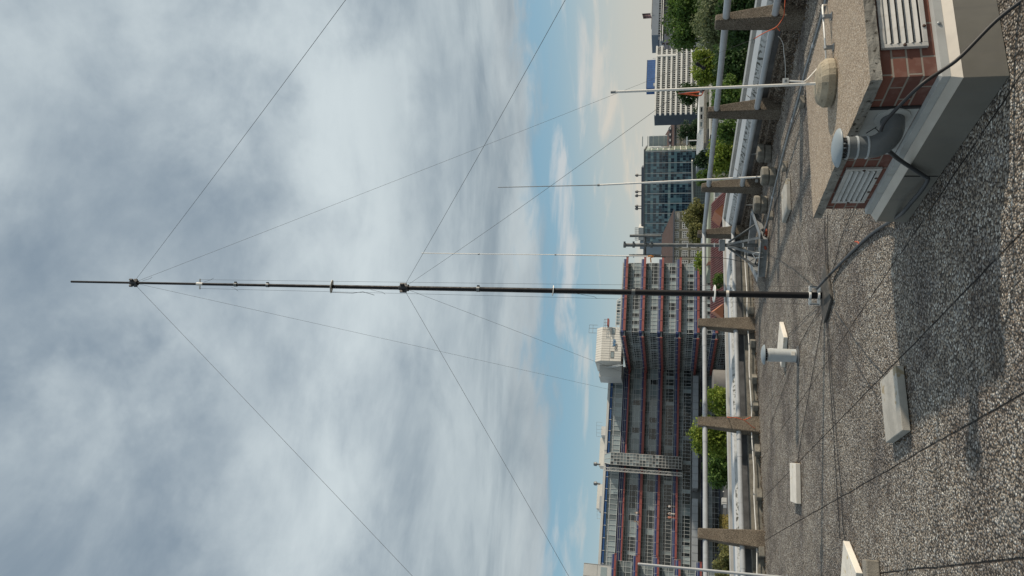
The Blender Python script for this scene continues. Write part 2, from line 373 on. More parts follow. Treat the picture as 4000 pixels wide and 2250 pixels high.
M_PAVERW = mat('pale_paver', (.62, .59, .53), .8, var=.10, vscale=6, bump=.2, bscale=90, speck=((.50, .42, .26), 9, .64))
M_PVC = mat('grey_plastic_pipe', (.385, .405, .425), .45, var=.08, vscale=3, streak=((.27, .28, .28), .4))
M_PANEL = mat('parapet_sheet', (.43, .44, .435), .65, var=.08, vscale=2, speck=((.06, .06, .05), 15, .52, .9), streak=((.30, .30, .285), .4))
M_CAP = mat('parapet_cap_metal', (.52, .53, .535), .5, var=.06, vscale=2)
M_GUTTER = mat('grey_edge_strip', (.40, .40, .385), .6, var=.12, vscale=3)
M_BITU = mat('bitumen_upstand', (.075, .078, .082), .8, var=.35, vscale=4, bump=.3, bscale=30)
M_STEEL = mat('galvanised_steel', (.23, .245, .255), .5, .35, var=.25, vscale=14)
M_STEELD = mat('dull_steel', (.15, .16, .165), .5, .6, var=.25, vscale=10)
M_ALU = mat('aluminium_rod', (.80, .79, .76), .5, .0, var=.08, vscale=20)
M_WHITE = mat('white_paint', (.72, .71, .68), .45, var=.06, vscale=6, streak=((.5, .47, .4), .35))
M_BLACK = mat('black_fibre', (.008, .008, .010), .55, var=.2, vscale=9, spec=.25)
M_RUBBER = mat('black_rubber', (.022, .023, .026), .6)
M_WIRE = mat('wire', (.045, .045, .048), .5)
M_ROPE = mat('guy_cord', (.10, .105, .11), .8)
M_ORANGE = mat('orange_rope', (.62, .115, .04), .7)
M_RUST = mat('rust_red_rag', (.42, .10, .06), .9, var=.3, vscale=30, bump=.8, bscale=60)
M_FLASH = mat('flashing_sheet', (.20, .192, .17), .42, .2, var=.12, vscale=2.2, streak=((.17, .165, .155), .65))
M_FLASHC = mat('flashing_ledge', (.50, .46, .40), .45, .1, var=.08, vscale=4)  # paler than the skirt: light on the upward face is in the colour
M_LOUV = mat('louver_plastic', (.50, .495, .475), .5, var=.10, vscale=6, streak=((.26, .24, .20), .6))
M_PANELW = mat('cover_board', (.42, .43, .42), .6, var=.08, vscale=5, streak=((.30, .29, .26), .5))
M_SCREW = mat('rusty_screw', (.07, .04, .03), .7, .3)
M_DARK = mat('dark_void', (.012, .012, .012), .9)
M_PIPEG = mat('vent_pipe_grey', (.115, .128, .135), .38, var=.12, vscale=8, streak=((.24, .23, .19), .4))
M_PIPEL = mat('pale_vent_pipe', (.42, .455, .475), .4, var=.10, vscale=6, streak=((.33, .31, .25), .4))
M_CAPG = mat('vent_cap_grey', (.225, .265, .29), .45, var=.06, vscale=8)

# ------------------------------------------------------------------ the roof and its edge
def fit(pts):
    n = len(pts); c = sum(pts, V((0, 0, 0))) / n
    sxx = sum((p.x - c.x) ** 2 for p in pts); syy = sum((p.y - c.y) ** 2 for p in pts); sxy = sum((p.x - c.x) * (p.y - c.y) for p in pts)
    a = .5 * math.atan2(2 * sxy, sxx - syy); return c, V((math.cos(a), math.sin(a), 0))
lp = [G(2982, 2113), G(2964, 1664), G(2949, 1262)]
rp = [G(2974, 718), G(3048, 432), G(3137, 62)]
cL, eL = fit(lp + [G(2931, 960)])
cR, eR = fit(rp + [G(2929, 915)])
if eL.x < 0: eL = -eL
if eR.y > 0: eR = -eR
nL = V((-eL.y, eL.x, 0)); nR = V((-eR.y, eR.x, 0))
def isect(a, d, b, e):
    den = d.x * e.y - d.y * e.x; t = ((b.x - a.x) * e.y - (b.y - a.y) * e.x) / den; return a + d * t
CORNER = isect(cL, eL, cR, eR)
def off3(off):
    a, b = cL + nL * off, cR + nR * off; c = isect(a, eL, b, eR)
    return [CORNER + nL * off - eL * 15, c, CORNER + nR * off + eR * 22]
def ept(k, s, off, z):
    q = off3(off); return q[k].lerp(q[k + 1], s) + ZV * z
def extr(mb, k, s0, s1, prof):
    n = len(prof); a = [ept(k, s0, o, z) for o, z in prof]; b = [ept(k, s1, o, z) for o, z in prof]
    mb.add(a + b, [tuple(range(n)), tuple(reversed(range(n, 2 * n)))] + [(i, n + i, n + (i + 1) % n, (i + 1) % n) for i in range(n)])
q = off3(.05)
roofpoly = [q[0] + V((-3, -3, 0)), V((-14, -9, 0)), q[2] + V((0, -2, 0)), q[2], q[1], q[0]]
m = MB(); m.prism([(p.x, p.y) for p in roofpoly], -16, 0)
roof = struct(m.build('roof', M_GRAVEL, base=(0, 0, 0)))

for k, lab, lens in ((0, 'pale weathered sheet-clad parapet along the far left roof edge, spotted with lichen', 15), (1, 'grey sheet-clad parapet in shade along the right roof edge under the trees', 22)):
    base = ept(k, .9 if k == 0 else .1, .3, 0)
    t = thing('parapet', base, lab, 'parapet', 'parapets along the roof edge')
    m = MB(); extr(m, k, 0, 1, [(.02, -.02), (.02, .10), (.10, .13), (.10, .19), (.22, .20), (.22, -.02)]); m.build('kerb', M_KERB if k else M_CONCD, t)
    m = MB(); extr(m, k, 0, 1, [(.222, -.02), (.222, .35), (.70, .35), (.70, -.02)]); m.build('core', M_BITU, t)
    n = 6 if k == 0 else 9
    for i in range(n):
        s0, s1 = i / n + .0006, (i + 1) / n - .0006
        m = MB(); extr(m, k, s0, s1, [(.24, .215), (.44, .425), (.446, .42), (.246, .21)]); extr(m, k, s0, s1, [(.225, .215), (.24, .2149), (.246, .2099), (.231, .2099)]); m.build('cladding_sheet', M_PANEL, t)
        m = MB(); extr(m, k, s0, s1, [(.441, .4262), (.62, .475), (.62, .40), (.612, .40), (.612, .466), (.447, .4205)]); m.build('cap_flange', M_CAP, t)
    for i in range(1, n):
        s0 = i / n; w = .05 / lens
        m = MB(); extr(m, k, s0 - w, s0 + w, [(.238, .217), (.440, .430), (.4432, .4262), (.2412, .2132)]); m.build('cover_strip', M_GUTTER, t)
    m = MB(); extr(m, k, 0, 1, [(.78, .44), (.78, .515), (.86, .53), (.86, .44)]); m.build('edge_strip', M_GUTTER, t)
    m = MB(); extr(m, k, 0, 1, [(.701, -.5), (.701, .40), (.80, .40), (.80, -.5)]); m.build('outer_wall', M_CONCD, t)

def post(mb, c, e, n, r):
    """tapered concrete fin: c base centre, e along the edge, n outward"""
    a0, a1, b0, b1 = (.155, .095, .145, .06)
    w = lambda s, o, z: c + e * s + n * o + ZV * z
    if r: S0, S1, T0, T1 = (-.19, .12), (-.07, .12), (-.09, .195), (-.09, .02)   # near inner arris stands plumb
    else: S0, S1, T0, T1 = (-.17, .155), (-.085, .095), (-.13, .155), (-.09, .02)
    lo = [w(S0[0], T0[0], -.02), w(S0[1], T0[0], -.02), w(S0[1], T0[1], -.02), w(S0[0], T0[1], -.02)]
    hi = [w(S1[0], T1[0], 1.14), w(S1[1], T1[0], 1.14), w(S1[1], T1[1], 1.14), w(S1[0], T1[1], 1.14)]
    mb.hexa(lo + hi)
def onl(p, c, e): return c + e * (p - c).dot(e)
lposts = [onl(p, cL, eL) for p in lp]; lposts = [lposts[0] - eL * 2.0] + lposts
rposts = [onl(G(2929, 912), cR, eR)] + [onl(p, cR, eR) for p in rp]; rposts.append(rposts[-1] + eR * 2.35)
for side, ps, e, n, lab in ((0, lposts, eL, nL, 'white pipe railing on concrete posts along the far left roof edge'), (1, rposts, eR, nR, 'pipe railing on tapered concrete posts along the right roof edge in front of trees')):
    t = thing('roof_railing', ps[1], lab, 'railing', 'pipe railings round the roof')
    for c in ps:
        m = MB(); post(m, c, e, n, side); m.build('concrete_post', M_POST, t, bevel=.016, seg=2)
    for z, nm in ((1.0, 'top_rail'), (.37, 'bottom_rail')):
        if side == 0: A, B = ps[0] - eL * 1.2, CORNER
        else: A, B = CORNER, ps[-1] + eR * .8
        rail = MB().tube([A - n * .03 + ZV * z, B - n * .03 + ZV * z], .044, 14).build(nm, M_PVC, t)
        for i, c in enumerate(ps):
            for sg in (-1, 1):
                d = .30 + .12 * ((i * 7 + sg * 3 + int(z * 10)) % 3)
                a = c + e * (sg * .10) - n * .03 + ZV * z; MB().tube([a, a + e * sg * d], .0475, 14).build('pipe_sleeve', M_PVC, rail)

# ------------------------------------------------------------------ the brick vent shaft
A_ = G(3176, 853, .63); B_ = G(3400, 314, .63)
f1 = flat(A_ - B_)                                   # along the left face, away from the camera
g1 = V((f1.y, -f1.x, 0))                             # to the right
BO = V((B_.x, B_.y, 0)); LEN = (A_ - B_).length; WID = 1.2
bp_ = lambda s, o, z: BO + f1 * s + g1 * o + ZV * z   # s along left face, o inwards
vent = thing('brick_vent_shaft', bp_(.8, .6, 0), 'low brick ventilation shaft with metal flashing, louvers and a concrete cover slab', 'vent shaft')
def ring(mb, s0, s1, o0, o1, z0, z1): mb.hexa([bp_(s0, o0, z0), bp_(s0, o1, z0), bp_(s1, o1, z0), bp_(s1, o0, z0), bp_(s0, o0, z1), bp_(s0, o1, z1), bp_(s1, o1, z1), bp_(s1, o0, z1)])
IN = .045
m = MB(); ring(m, IN, LEN - IN - .02, IN, WID - IN, .01, .575); m.build('brick_wall', brick_mat('shaft_brick', math.atan2(f1.y, f1.x)), vent)
def rough_slab():
    bm = bmesh.new(); nx, ny = 34, 24; top = []; rnd = random.Random(4)
    def P(i, j, z):
        s, o = LEN * i / nx, WID * j / ny
        if i in (0, nx): s += rnd.uniform(-.002, .002)
        if j in (0, ny): o += rnd.uniform(-.002, .002)
        return bp_(s, o, z + rnd.uniform(-.001, .001)) - bp_(.8, .6, 0)
    rows = []
    for zi, z in enumerate((.572, .585, .60, .615, .63)):
        rows.append([[bm.verts.new(P(i, j, z)) if (zi in (0, 4) or i in (0, nx) or j in (0, ny)) else None for j in range(ny + 1)] for i in range(nx + 1)])
    for zi, flip in ((0, True), (4, False)):
        for i in range(nx):
            for j in range(ny):
                f = [rows[zi][i][j], rows[zi][i + 1][j], rows[zi][i + 1][j + 1], rows[zi][i][j + 1]]
                bm.faces.new(f if flip else f[::-1])
    for zi in range(4):
        a, b = rows[zi], rows[zi + 1]
        for i in range(nx):
            bm.faces.new((a[i][0], b[i][0], b[i + 1][0], a[i + 1][0])); bm.faces.new((a[i + 1][ny], b[i + 1][ny], b[i][ny], a[i][ny]))
        for j in range(ny):
            bm.faces.new((a[0][j + 1], b[0][j + 1], b[0][j], a[0][j])); bm.faces.new((a[nx][j], b[nx][j], b[nx][j + 1], a[nx][j + 1]))
    bmesh.ops.recalc_face_normals(bm, faces=bm.faces)
    me = bpy.data.meshes.new('cover_slab')
    for f in bm.faces: f.material_index = 0 if f.normal.z > .7 else 1
    bm.to_mesh(me); bm.free(); me.materials.append(M_SLABTOP); me.materials.append(M_SLABEDGE)
    o = bpy.data.objects.new('cover_slab', me); COL.objects.link(o); o.parent = vent; ORG[o.name] = ORG[vent.name]; o['_o'] = vent['_o']
rough_slab()
def band(mb, prof, s0=0, s1=None):
    """a strip round the two faces in view and on round the shaft; prof = (outset, z)"""
    s1 = LEN; n = len(prof); P = []
    for cs, co, ss, oo in ((0, 0, -1, -1), (0, WID, -1, 1), (LEN - .02, WID, 1, 1), (LEN - .02, 0, 1, -1)):
        P.append([bp_(cs + (IN if ss < 0 else -IN) + ss * d, co + (IN if oo < 0 else -IN) + oo * d, z) for d, z in prof])
    vs = [p for c in P for p in c]; fs = []
    for c in range(4):
        d = (c + 1) % 4
        for i in range(n - 1): fs.append((c * n + i, d * n + i, d * n + i + 1, c * n + i + 1))
    mb.add(vs, fs)
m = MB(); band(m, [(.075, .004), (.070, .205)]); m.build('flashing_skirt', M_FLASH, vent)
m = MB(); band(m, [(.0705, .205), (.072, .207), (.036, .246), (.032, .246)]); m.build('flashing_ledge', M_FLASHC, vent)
m = MB(); band(m, [(.030, .243), (.030, .285), (.0005, .293)]); m.build('counter_strip', M_PANELW, vent)
for s in (.98,):
    m = MB(); m.hexa([bp_(s - .004, -.0325, .01), bp_(s - .004, -.0255, .01), bp_(s + .004, -.0255, .01), bp_(s + .004, -.0325, .01), bp_(s - .004, -.0285, .203), bp_(s - .004, -.0205, .203), bp_(s + .004, -.0205, .203), bp_(s + .004, -.0285, .203)]); m.build('flashing_seam', M_DARK, vent)
for s, o in ((-.03, .35), (-.03, .75)):
    MB().lathe([(.010, 0), (.010, .004), (.006, .007)], bp_(IN - .0305, o, .268), 10, -f1).build('screw', M_STEEL, vent)
def louver(s0, s1, face, z0=.315, z1=.545, nsl=5):
    """framed louver on the left (0) or front (1) face between two distances from the corner"""
    if face == 0: P = lambda u, d, z: bp_(u, IN - d, z); dn = -g1; ax = f1
    else: P = lambda u, d, z: bp_(IN - d, u, z); dn = -f1; ax = g1
    fr = MB(); w = .026
    def bar(u0, u1, a, b, d0=.001, d1=.020):
        fr.hexa([P(u0, d0, a), P(u1, d0, a), P(u1, d1, a), P(u0, d1, a), P(u0, d0, b), P(u1, d0, b), P(u1, d1, b), P(u0, d1, b)] if face else [P(u0, d1, a), P(u1, d1, a), P(u1, d0, a), P(u0, d0, a), P(u0, d1, b), P(u1, d1, b), P(u1, d0, b), P(u0, d0, b)])
    bar(s0, s0 + w, z0, z1); bar(s1 - w, s1, z0, z1); bar(s0 + w, s1 - w, z0, z0 + w, .001, .0195); bar(s0 + w, s1 - w, z1 - w, z1, .001, .0195)
    lv = fr.build('louver', M_LOUV, vent, bevel=.003)
    bk = MB(); bk.add([P(s0 + .01, .0015, z0 + .01), P(s1 - .01, .0015, z0 + .01), P(s1 - .01, .0015, z1 - .01), P(s0 + .01, .0015, z1 - .01)], [(0, 1, 2, 3)]); bk.build('backing', M_DARK, lv)  # near-black sheet paints the darkness behind the slats
    h = (z1 - z0 - 2 * w) / nsl
    for i in range(nsl):
        zt = z1 - w - i * h; sm = MB()
        a, b = s0 + w, s1 - w
        pr = [(.002, zt), (.005, zt), (.026, zt - h * .60), (.023, zt - h * .68)]
        vs = [P(a, d, z) for d, z in pr] + [P(b, d, z) for d, z in pr]
        sm.add(vs, [(0, 1, 2, 3), (7, 6, 5, 4)] + [(j, 4 + j, 4 + (j + 1) % 4, (j + 1) % 4) for j in range(4)]); sm.build('slat', M_LOUV, lv)
    for u, z in ((s0 + .013, (z0 + z1) / 2), ((s0 * .35 + s1 * .65), z0 + .012), (s1 - .013, (z0 + z1) / 2), ((s0 * .75 + s1 * .25), z0 + .012)):
        MB().lathe([(.009, 0), (.009, .003), (.005, .005)], P(u, .020, z), 10, dn).build('screw', M_SCREW, lv)
faceL = lambda x, y, d=0: PL(x, y, bp_(0, IN - d, 0), g1)
faceF = lambda x, y, d=0: PL(x, y, bp_(IN - d, 0, 0), f1)
sL = [(faceL(*p) - BO).dot(f1) for p in ((3389, 651), (3350, 784))]
louver(min(sL), max(sL), 0, .325, .54)
o0 = (faceF(3540, 193) - BO).dot(g1)
louver(o0, o0 + .52, 1, .325, .555, 5)
s0, s1 = (faceL(3540, 421) - BO).dot(f1), (faceL(3450, 600) - BO).dot(f1)
m = MB(); m.hexa([bp_(s0, IN - .006, .298), bp_(s0, IN + .003, .298), bp_(s1, IN + .003, .298), bp_(s1, IN - .006, .298), bp_(s0, IN - .006, .565), bp_(s0, IN + .003, .565), bp_(s1, IN + .003, .565), bp_(s1, IN - .006, .565)]); m.build('cover_board', M_PANELW, vent)
m = MB(); m.hexa([bp_(s0 - .022, IN - .010, .298), bp_(s0 - .022, IN + .003, .298), bp_(s0 - .002, IN + .003, .298), bp_(s0 - .002, IN - .010, .298), bp_(s0 - .022, IN - .010, .565), bp_(s0 - .022, IN + .003, .565), bp_(s0 - .002, IN + .003, .565), bp_(s0 - .002, IN - .010, .565)]); m.build('board_edging', M_RUBBER, vent)
# elbow vent pipe that leaves the board and turns up
pa = faceL(3485, 458, .006); sp_ = (pa - BO).dot(f1); zp = pa.z
R0 = .063; ctr = lambda d, z, ds=0: bp_(sp_ + ds, IN - .006 - d, z)
up = PL(3372, 576, bp_(0, IN - .006 - .17, 0), g1); ds = (up - BO).dot(f1) - sp_
path = [ctr(0, zp), ctr(.05, zp, ds * .1)]
for i in range(1, 9):
    a = i / 8 * math.pi / 2; path.append(ctr(.05 + .12 * math.sin(a), zp + .12 * (1 - math.cos(a)), ds * (.1 + .9 * i / 8)))
TOP = PL(3306, 572, bp_(0, IN - .006 - .17, 0), g1).z
path.append(ctr(.17, (zp + .12 + TOP) / 2, ds)); path.append(ctr(.17, TOP, ds))
vp = MB().tube(path, R0, 24).build('vent_pipe', M_PIPEG, vent)
MB().lathe([(R0 + .004, 0), (R0 + .032, 0), (R0 + .030, .010), (R0 + .004, .016)], ctr(0, zp), 28, -g1).build('wall_collar', M_PANELW, vp)
for z in (TOP - .005, TOP - .055, TOP - .11):
    MB().lathe([(R0, -.006), (R0 + .0035, -.004), (R0 + .0035, .004), (R0, .006)], ctr(.17, z, ds), 28).build('pipe_band', M_PIPEL, vp)
cg = MB()
for k in range(12):
    a = 2 * math.pi * k / 12; cg.box(ctr(.17, TOP + .017, ds) + V((math.cos(a), math.sin(a), 0)) * (R0 - .008), (.008, .014, .036), V((math.cos(a), math.sin(a), 0)))
cg.build('cap_cage', M_RUBBER, vp)
MB().lathe([(R0 - .02, 0), (.108, .0), (.112, .005), (.106, .015), (.080, .027), (.045, .036), (.001, .039)], ctr(.17, TOP + .034, ds), 36).build('rain_cap', M_CAPG, vp)
# zip tie left standing on the pipe
zt = D(3440, 498, (ctr(.09, zp, ds).y))
tag(MB().tube([D(3440, 520, zt.y), D(3418, 500, zt.y), D(3424, 496, zt.y), D(3383, 521, zt.y)], .0028, 6).build('cable_tie', M_RUBBER), 'black cable tie with a long loose tail on the elbow vent pipe', 'cable tie')

# ------------------------------------------------------------------ lightning rod on the cover slab
fc = G(3253, 324, .63)
rod = thing('lightning_rod', fc, 'white lightning rod standing in a round concrete foot on the vent shaft slab', 'lightning rod')
MB().lathe([(.148, 0), (.155, .012), (.155, .052), (.128, .088), (.085, .104), (.0, .106)], fc, 22, smooth=False).build('concrete_foot', mat('foot_concrete', (.33, .285, .21), .9, var=.3, vscale=9, bump=.6, bscale=110, speck=((.20, .17, .12), 35, .6)), rod, bevel=.006)
tp = D(2388, 360, fc.y + .02)
MB().tube([fc + ZV * .10, tp], [.0095, .0085], 10).build('rod', M_WHITE, rod)
MB().tube([tp - ZV * .03, tp + ZV * .004], .0100, 10).build('tip', M_STEEL, rod)
cl = D(3068, 322, fc.y); MB().box(cl - V((0, .014, 0)) + V((.006, 0, 0)), (.034, .012, .036)).build('clamp', M_WHITE, rod)
MB().lathe([(.008, 0), (.008, .008)], cl + V((.004, -.020, 0)), 8, V((0, -1, 0))).build('clamp_bolt', M_STEEL, rod)
c0 = D(3072, 315, fc.y - .01)
conductor = thing('conductor_rod', G(3218, 120, .63), 'thin white conductor rod on small holders, lying over the vent shaft slab', 'conductor rod')
MB().tube([c0, D(3140, 319, fc.y - .02), D(3155, 310, fc.y), D(3214, 245, fc.y + .10), G(3228, 228, .66)], .0055, 8).build('bent_wire', M_WHITE, conductor)
MB().tube([G(3228, 228, .66), G(3222, 150, .68), G(3213, 30, .68), G(3214, 20, .672), G(3228, 20, .635)], .0065, 8).build('straight_wire', M_WHITE, conductor)
for y in (186, 65):
    p = G(3225 if y > 100 else 3218, y, .68)
    h = MB(); h.box((p.x, p.y, .655), (.022, .022, .046)); h.box((p.x, p.y, .634), (.045, .045, .006)); h.build('holder', M_STEEL, conductor)
    MB().lathe([(.012, -.012), (.012, .012)], p, 10, flat(g1)).build('holder_clip', M_STEEL, conductor)
# ------------------------------------------------------------------ the mast
MBASE = G(3222, 1155); my = MBASE.y
mz = lambda px: D(px, 1150, my).z
mast = thing('antenna_mast', MBASE, 'tall black telescopic antenna mast standing on a dark square plate on the roof', 'mast')
joints = [(3222, .0355), (2842, .034), (2475, .031), (2160, .0285), (1868, .026), (1575, .023), (1295, .0205), (1045, .018), (780, .0165), (520, .0150), (280, .0135)]
for i in range(len(joints) - 1):
    (a, r), (b, r2) = joints[i], joints[i + 1]
    MB().tube([V((MBASE.x, my, mz(a) + (.0 if i else .03))), V((MBASE.x, my, mz(b) + .01))], r, 16).build('mast_section', M_BLACK, mast)
ax = lambda px, dz=0: V((MBASE.x, my, mz(px) + dz))
for px in (2475, 1868, 1045, 920):
    r = [q[1] for q in joints if q[0] >= px][-1]
    c = MB(); c.lathe([(r, -.022), (r + .008, -.02), (r + .008, .02), (r, .022)], ax(px), 14); c.box(ax(px) + V((r + .014, -.004, 0)), (.022, .018, .03)); c.build('section_clamp', M_STEELD, mast)
MB().lathe([(.035, -.016), (.039, -.015), (.039, .015), (.035, .016)], ax(2842), 18).build('white_band', M_PAVERW, mast)
for px, r, tilt in ((2790, .098, .10), (2160, .062, .25), (1295, .085, .28)):
    MB().lathe([(.02, -.005), (r, -.005), (r + .003, 0), (r, .005), (.02, .005)], ax(px), 26, V((tilt * .4, -tilt, 1))).build('spacer_disc', M_WHITE, mast)
c = MB(); c.lathe([(.016, -.05), (.021, -.045), (.024, .045), (.016, .05)], ax(780), 12); c.box(ax(780), (.14, .012, .014)); c.build('spreader_clip', M_WHITE, mast)
for px, r in ((520, .036), (1575, .042)):
    c = MB(); c.lathe([(r * .5, -.075), (r, -.07), (r, .035), (r * .6, .06)], ax(px), 10)
    for k in range(4): c.box(ax(px) + V((math.cos(.8 + k * 1.57), math.sin(.8 + k * 1.57), 0)) * (r + .018), (.035, .02, .05), V((math.cos(.8 + k * 1.57), math.sin(.8 + k * 1.57), 0)))
    MBc = c.build('guy_collar', M_RUBBER, mast)
for ang, r0, r1, a, b in ((0.1, .098, .06, 3205, 780), (3.25, .098, .06, 3205, 780), (1.2, .06, .05, 3205, 1295), (4.2, .07, .05, 3205, 1295), (2.5, .045, .045, 3205, 2160)):
    e = V((math.cos(ang), math.sin(ang), 0)); MB().tube([ax(a) + e * r0, ax(2160) + e * (r0 + r1) * .5, ax(b) + e * r1], .0016, 5).build('antenna_wire', M_WIRE, mast)
for px, s, l in ((800, 1, .13), (905, -1, .09), (1450, -1, .2), (2255, -1, .25), (560, 1, .14)):
    MB().tube([ax(px) + V((s * .03, -.02, 0)), ax(px) + V((s * .05, -.03, -.04 - l * .3)), ax(px) + V((s * .06, -.02, -l * .8)), ax(px) + V((s * .085, -.02, -l * .8 - .04))], .002, 5).build('loose_tail', M_WIRE, mast)
MB().tube([ax(1300) + V((-.075, -.03, 0)), ax(1380) + V((-.08, -.02, 0)), ax(1420) + V((-.06, -.02, 0)), ax(1450) + V((-.085, -.02, 0)), ax(1465) + V((-.10, -.02, 0))], .003, 6).build('hanging_cable', M_RUBBER, mast)
# foot: dark square plate laid corner-on, bright clamp box round the mast
ang45 = math.radians(47)
ex = V((math.cos(ang45), math.sin(ang45), 0))
pq = [G(3230, 1262), G(3257, 1172), G(3234, 1027), G(3209, 1130)]
MB().prism([(p.x, p.y) for p in pq], .004, .032).build('base_plate', mat('base_board', (.055, .052, .047), .8, var=.4, vscale=9, bump=.4, bscale=50, speck=((.11, .10, .09), 20, .6)), mast, bevel=.006)
for z in (.065, .155):
    c = MB(); c.lathe([(.038, -.012), (.050, -.010), (.050, .010), (.038, .012)], MBASE + ZV * z, 18)
    for s in (-1, 1): c.box(MBASE + V((s * .078, -.02, z)), (.06, .03, .026))
    c.build('foot_clamp', M_ALU, mast)
for s in (-1, 1):
    MB().tube([MBASE + V((s * .088, -.02, .05)), MBASE + V((s * .088, -.02, .175))], .006, 8).build('foot_bolt', M_ALU, mast)
    MB().box(MBASE + V((s * .098, .0, .11)), (.012, .075, .10)).build('foot_cheek', M_STEEL, mast)
# guys
top, low = ax(520, .0), ax(1575, .0)
tieR = D(2945, 152, rposts[3].y + .3); tieP = D(2650, 365, 5.6)
tieL = D(2905, 1640, lposts[2].y - .25)
aNR, aNL = V((3.9, 2.25, .32)), V((-6.9, 7.55, .3))
guys = []
def guy(p, q, lab, thick=.0017):
    d = (q - p).normalized(); pts = [p + (q - p) * (i / 12) - ZV * (.035 * math.sin(math.pi * i / 12)) for i in range(13)]
    t = tag(MB().tube([p + d * .03] + pts[1:], thick, 6).build('guy_line', M_ROPE), lab, 'guy line', 'guy lines staying the mast'); guys.append(t); return t
guy(top, tieR, 'thin guy line from the upper mast collar down to the nearest right railing post')
guy(low, tieP, 'thin guy line from the lower mast collar to the orange loop by the white rod')
guy(top, aNR, 'guy line from the upper mast collar leaving the frame at the right, uppermost of all', .0021)
guy(low, aNR, 'guy line from the lower mast collar leaving the frame at the right', .0021)
guy(top, tieL, 'thin guy line from the upper mast collar passing before the blue office front')
guy(low, tieL, 'thin guy line from the lower mast collar passing the white rooftop plant room')
guy(top, aNL, 'guy line from the upper mast collar leaving the frame at the far left', .0021)
guy(low, aNL, 'guy line from the lower mast collar leaving the frame at the left', .0021)
# radial wires spread on the roof from the mast foot
rad = [((3222, 1190), (3115, 1805)), ((3230, 1200), (3285, 1910), (3300, 2110)), ((3226, 1195), (3281, 2100)), ((3235, 1060), (3232, 840)), ((3228, 1060), (3222, 840)),
       ((3240, 1100), (3296, 905), (3420, 640)), ((3205, 1180), (3060, 1330), (3030, 1390)), ((3215, 1190), (3130, 1330), (3010, 1660)), ((3262, 1210), (3380, 1380), (3475, 1480)), ((3245, 1215), (3330, 1390), (3420, 1540)),
       ((3205, 1130), (3140, 960), (3075, 770)), ((3210, 1140), (3090, 1040), (3000, 990))]
labs = ['radial wire lying on the pebbles toward the white paver', 'radial wire running to the pale paver at the left frame edge', 'twin of the left-running radial wire, passing just behind it', 'radial wire running under the vent shaft, nearer strand', 'radial wire running under the vent shaft, farther strand',
        'radial wire running from the mast foot past the coax to the shaft flashing', 'radial wire going out behind the capped vent pipe', 'long radial wire going out to the far left railing', 'radial wire crossing toward the large near paver', 'radial wire ending at the far edge of the large near paver',
        'radial wire running up to the paver beside the grey conduit', 'radial wire running out to the steel tripod stand']
rr = random.Random(3)
for i, path in enumerate(rad):
    pts = []
    for a, b in zip(path[:-1], path[1:]):
        for k in range(6):
            u = k / 6; p = G(a[0] + (b[0] - a[0]) * u, a[1] + (b[1] - a[1]) * u, .008); pts.append(p + V((rr.uniform(-.008, .008), rr.uniform(-.008, .008), rr.uniform(0, .006))))
    pts.append(G(path[-1][0], path[-1][1], .008))
    tag(MB().tube(pts, .0042 if i < 5 else .003, 5).build('radial_wire', M_RUBBER), labs[i], 'wire', 'radial wires on the roof')
# coaxial cable from the mast foot to the shaft
coax = [D(3192, 1127, my - .1), G(3225, 1090, .09), G(3246, 1068, .03), G(3330, 982, .014), G(3385, 930, .014), G(3423, 900, .016), G(3470, 870, .03), PL(3520, 836, bp_(0, -.10, 0), g1), PL(3562, 788, bp_(0, -.10, 0), g1), PL(3598, 745, bp_(0, -.09, 0), g1), PL(3624, 702, bp_(0, -.08, 0), g1), PL(3613, 690, bp_(0, -.06, 0), g1), PL(3570, 662, bp_(0, -.045, 0), g1), PL(3512, 623, bp_(0, -.04, 0), g1), PL(3472, 590, bp_(0, -.06, 0), g1)]
def smooth(pts, n=5):
    out = []
    for i in range(len(pts) - 1):
        p0, p1, p2, p3 = pts[max(i - 1, 0)], pts[i], pts[i + 1], pts[min(i + 2, len(pts) - 1)]
        for k in range(n):
            t = k / n; out.append(.5 * ((2 * p1) + (p2 - p0) * t + (2 * p0 - 5 * p1 + 4 * p2 - p3) * t * t + (3 * p1 - p0 - 3 * p2 + p3) * t ** 3))
    return out + [pts[-1]]
tag(MB().tube(smooth(coax), .0135, 10).build('coaxial_cable', mat('grey_cable', (.040, .043, .047), .5)), 'thick dark grey coaxial cable lying from the mast foot to the vent shaft', 'cable')
blk = [PL(3440, 512, bp_(0, -.19, 0), g1), PL(3455, 478, bp_(0, -.165, 0), g1), PL(3512, 415, bp_(0, -.12, 0), g1), PL(3600, 330, bp_(0, -.09, 0), g1), PL(3680, 275, bp_(-.06, 0, 0), f1), PL(3752, 222, bp_(-.10, 0, 0), f1), PL(3890, 82, bp_(-.16, 0, 0), f1), PL(4010, -10, bp_(-.25, 0, 0), f1), PL(4120, -90, bp_(-.35, 0, 0), f1)]
tag(MB().tube(smooth(blk), .0095, 10).build('black_cable', M_RUBBER), 'black cable slung from the elbow vent pipe across the brick corner to the right', 'cable')
sp = G(3358, 953, .02)
tag(MB().tube([sp, sp + V((.02, .03, .012)), sp + V((.024, .055, .028))], [.007, .009, .004], 8).build('red_tag', M_RUST), 'small red and white tag lying against the coaxial cable', 'tag')
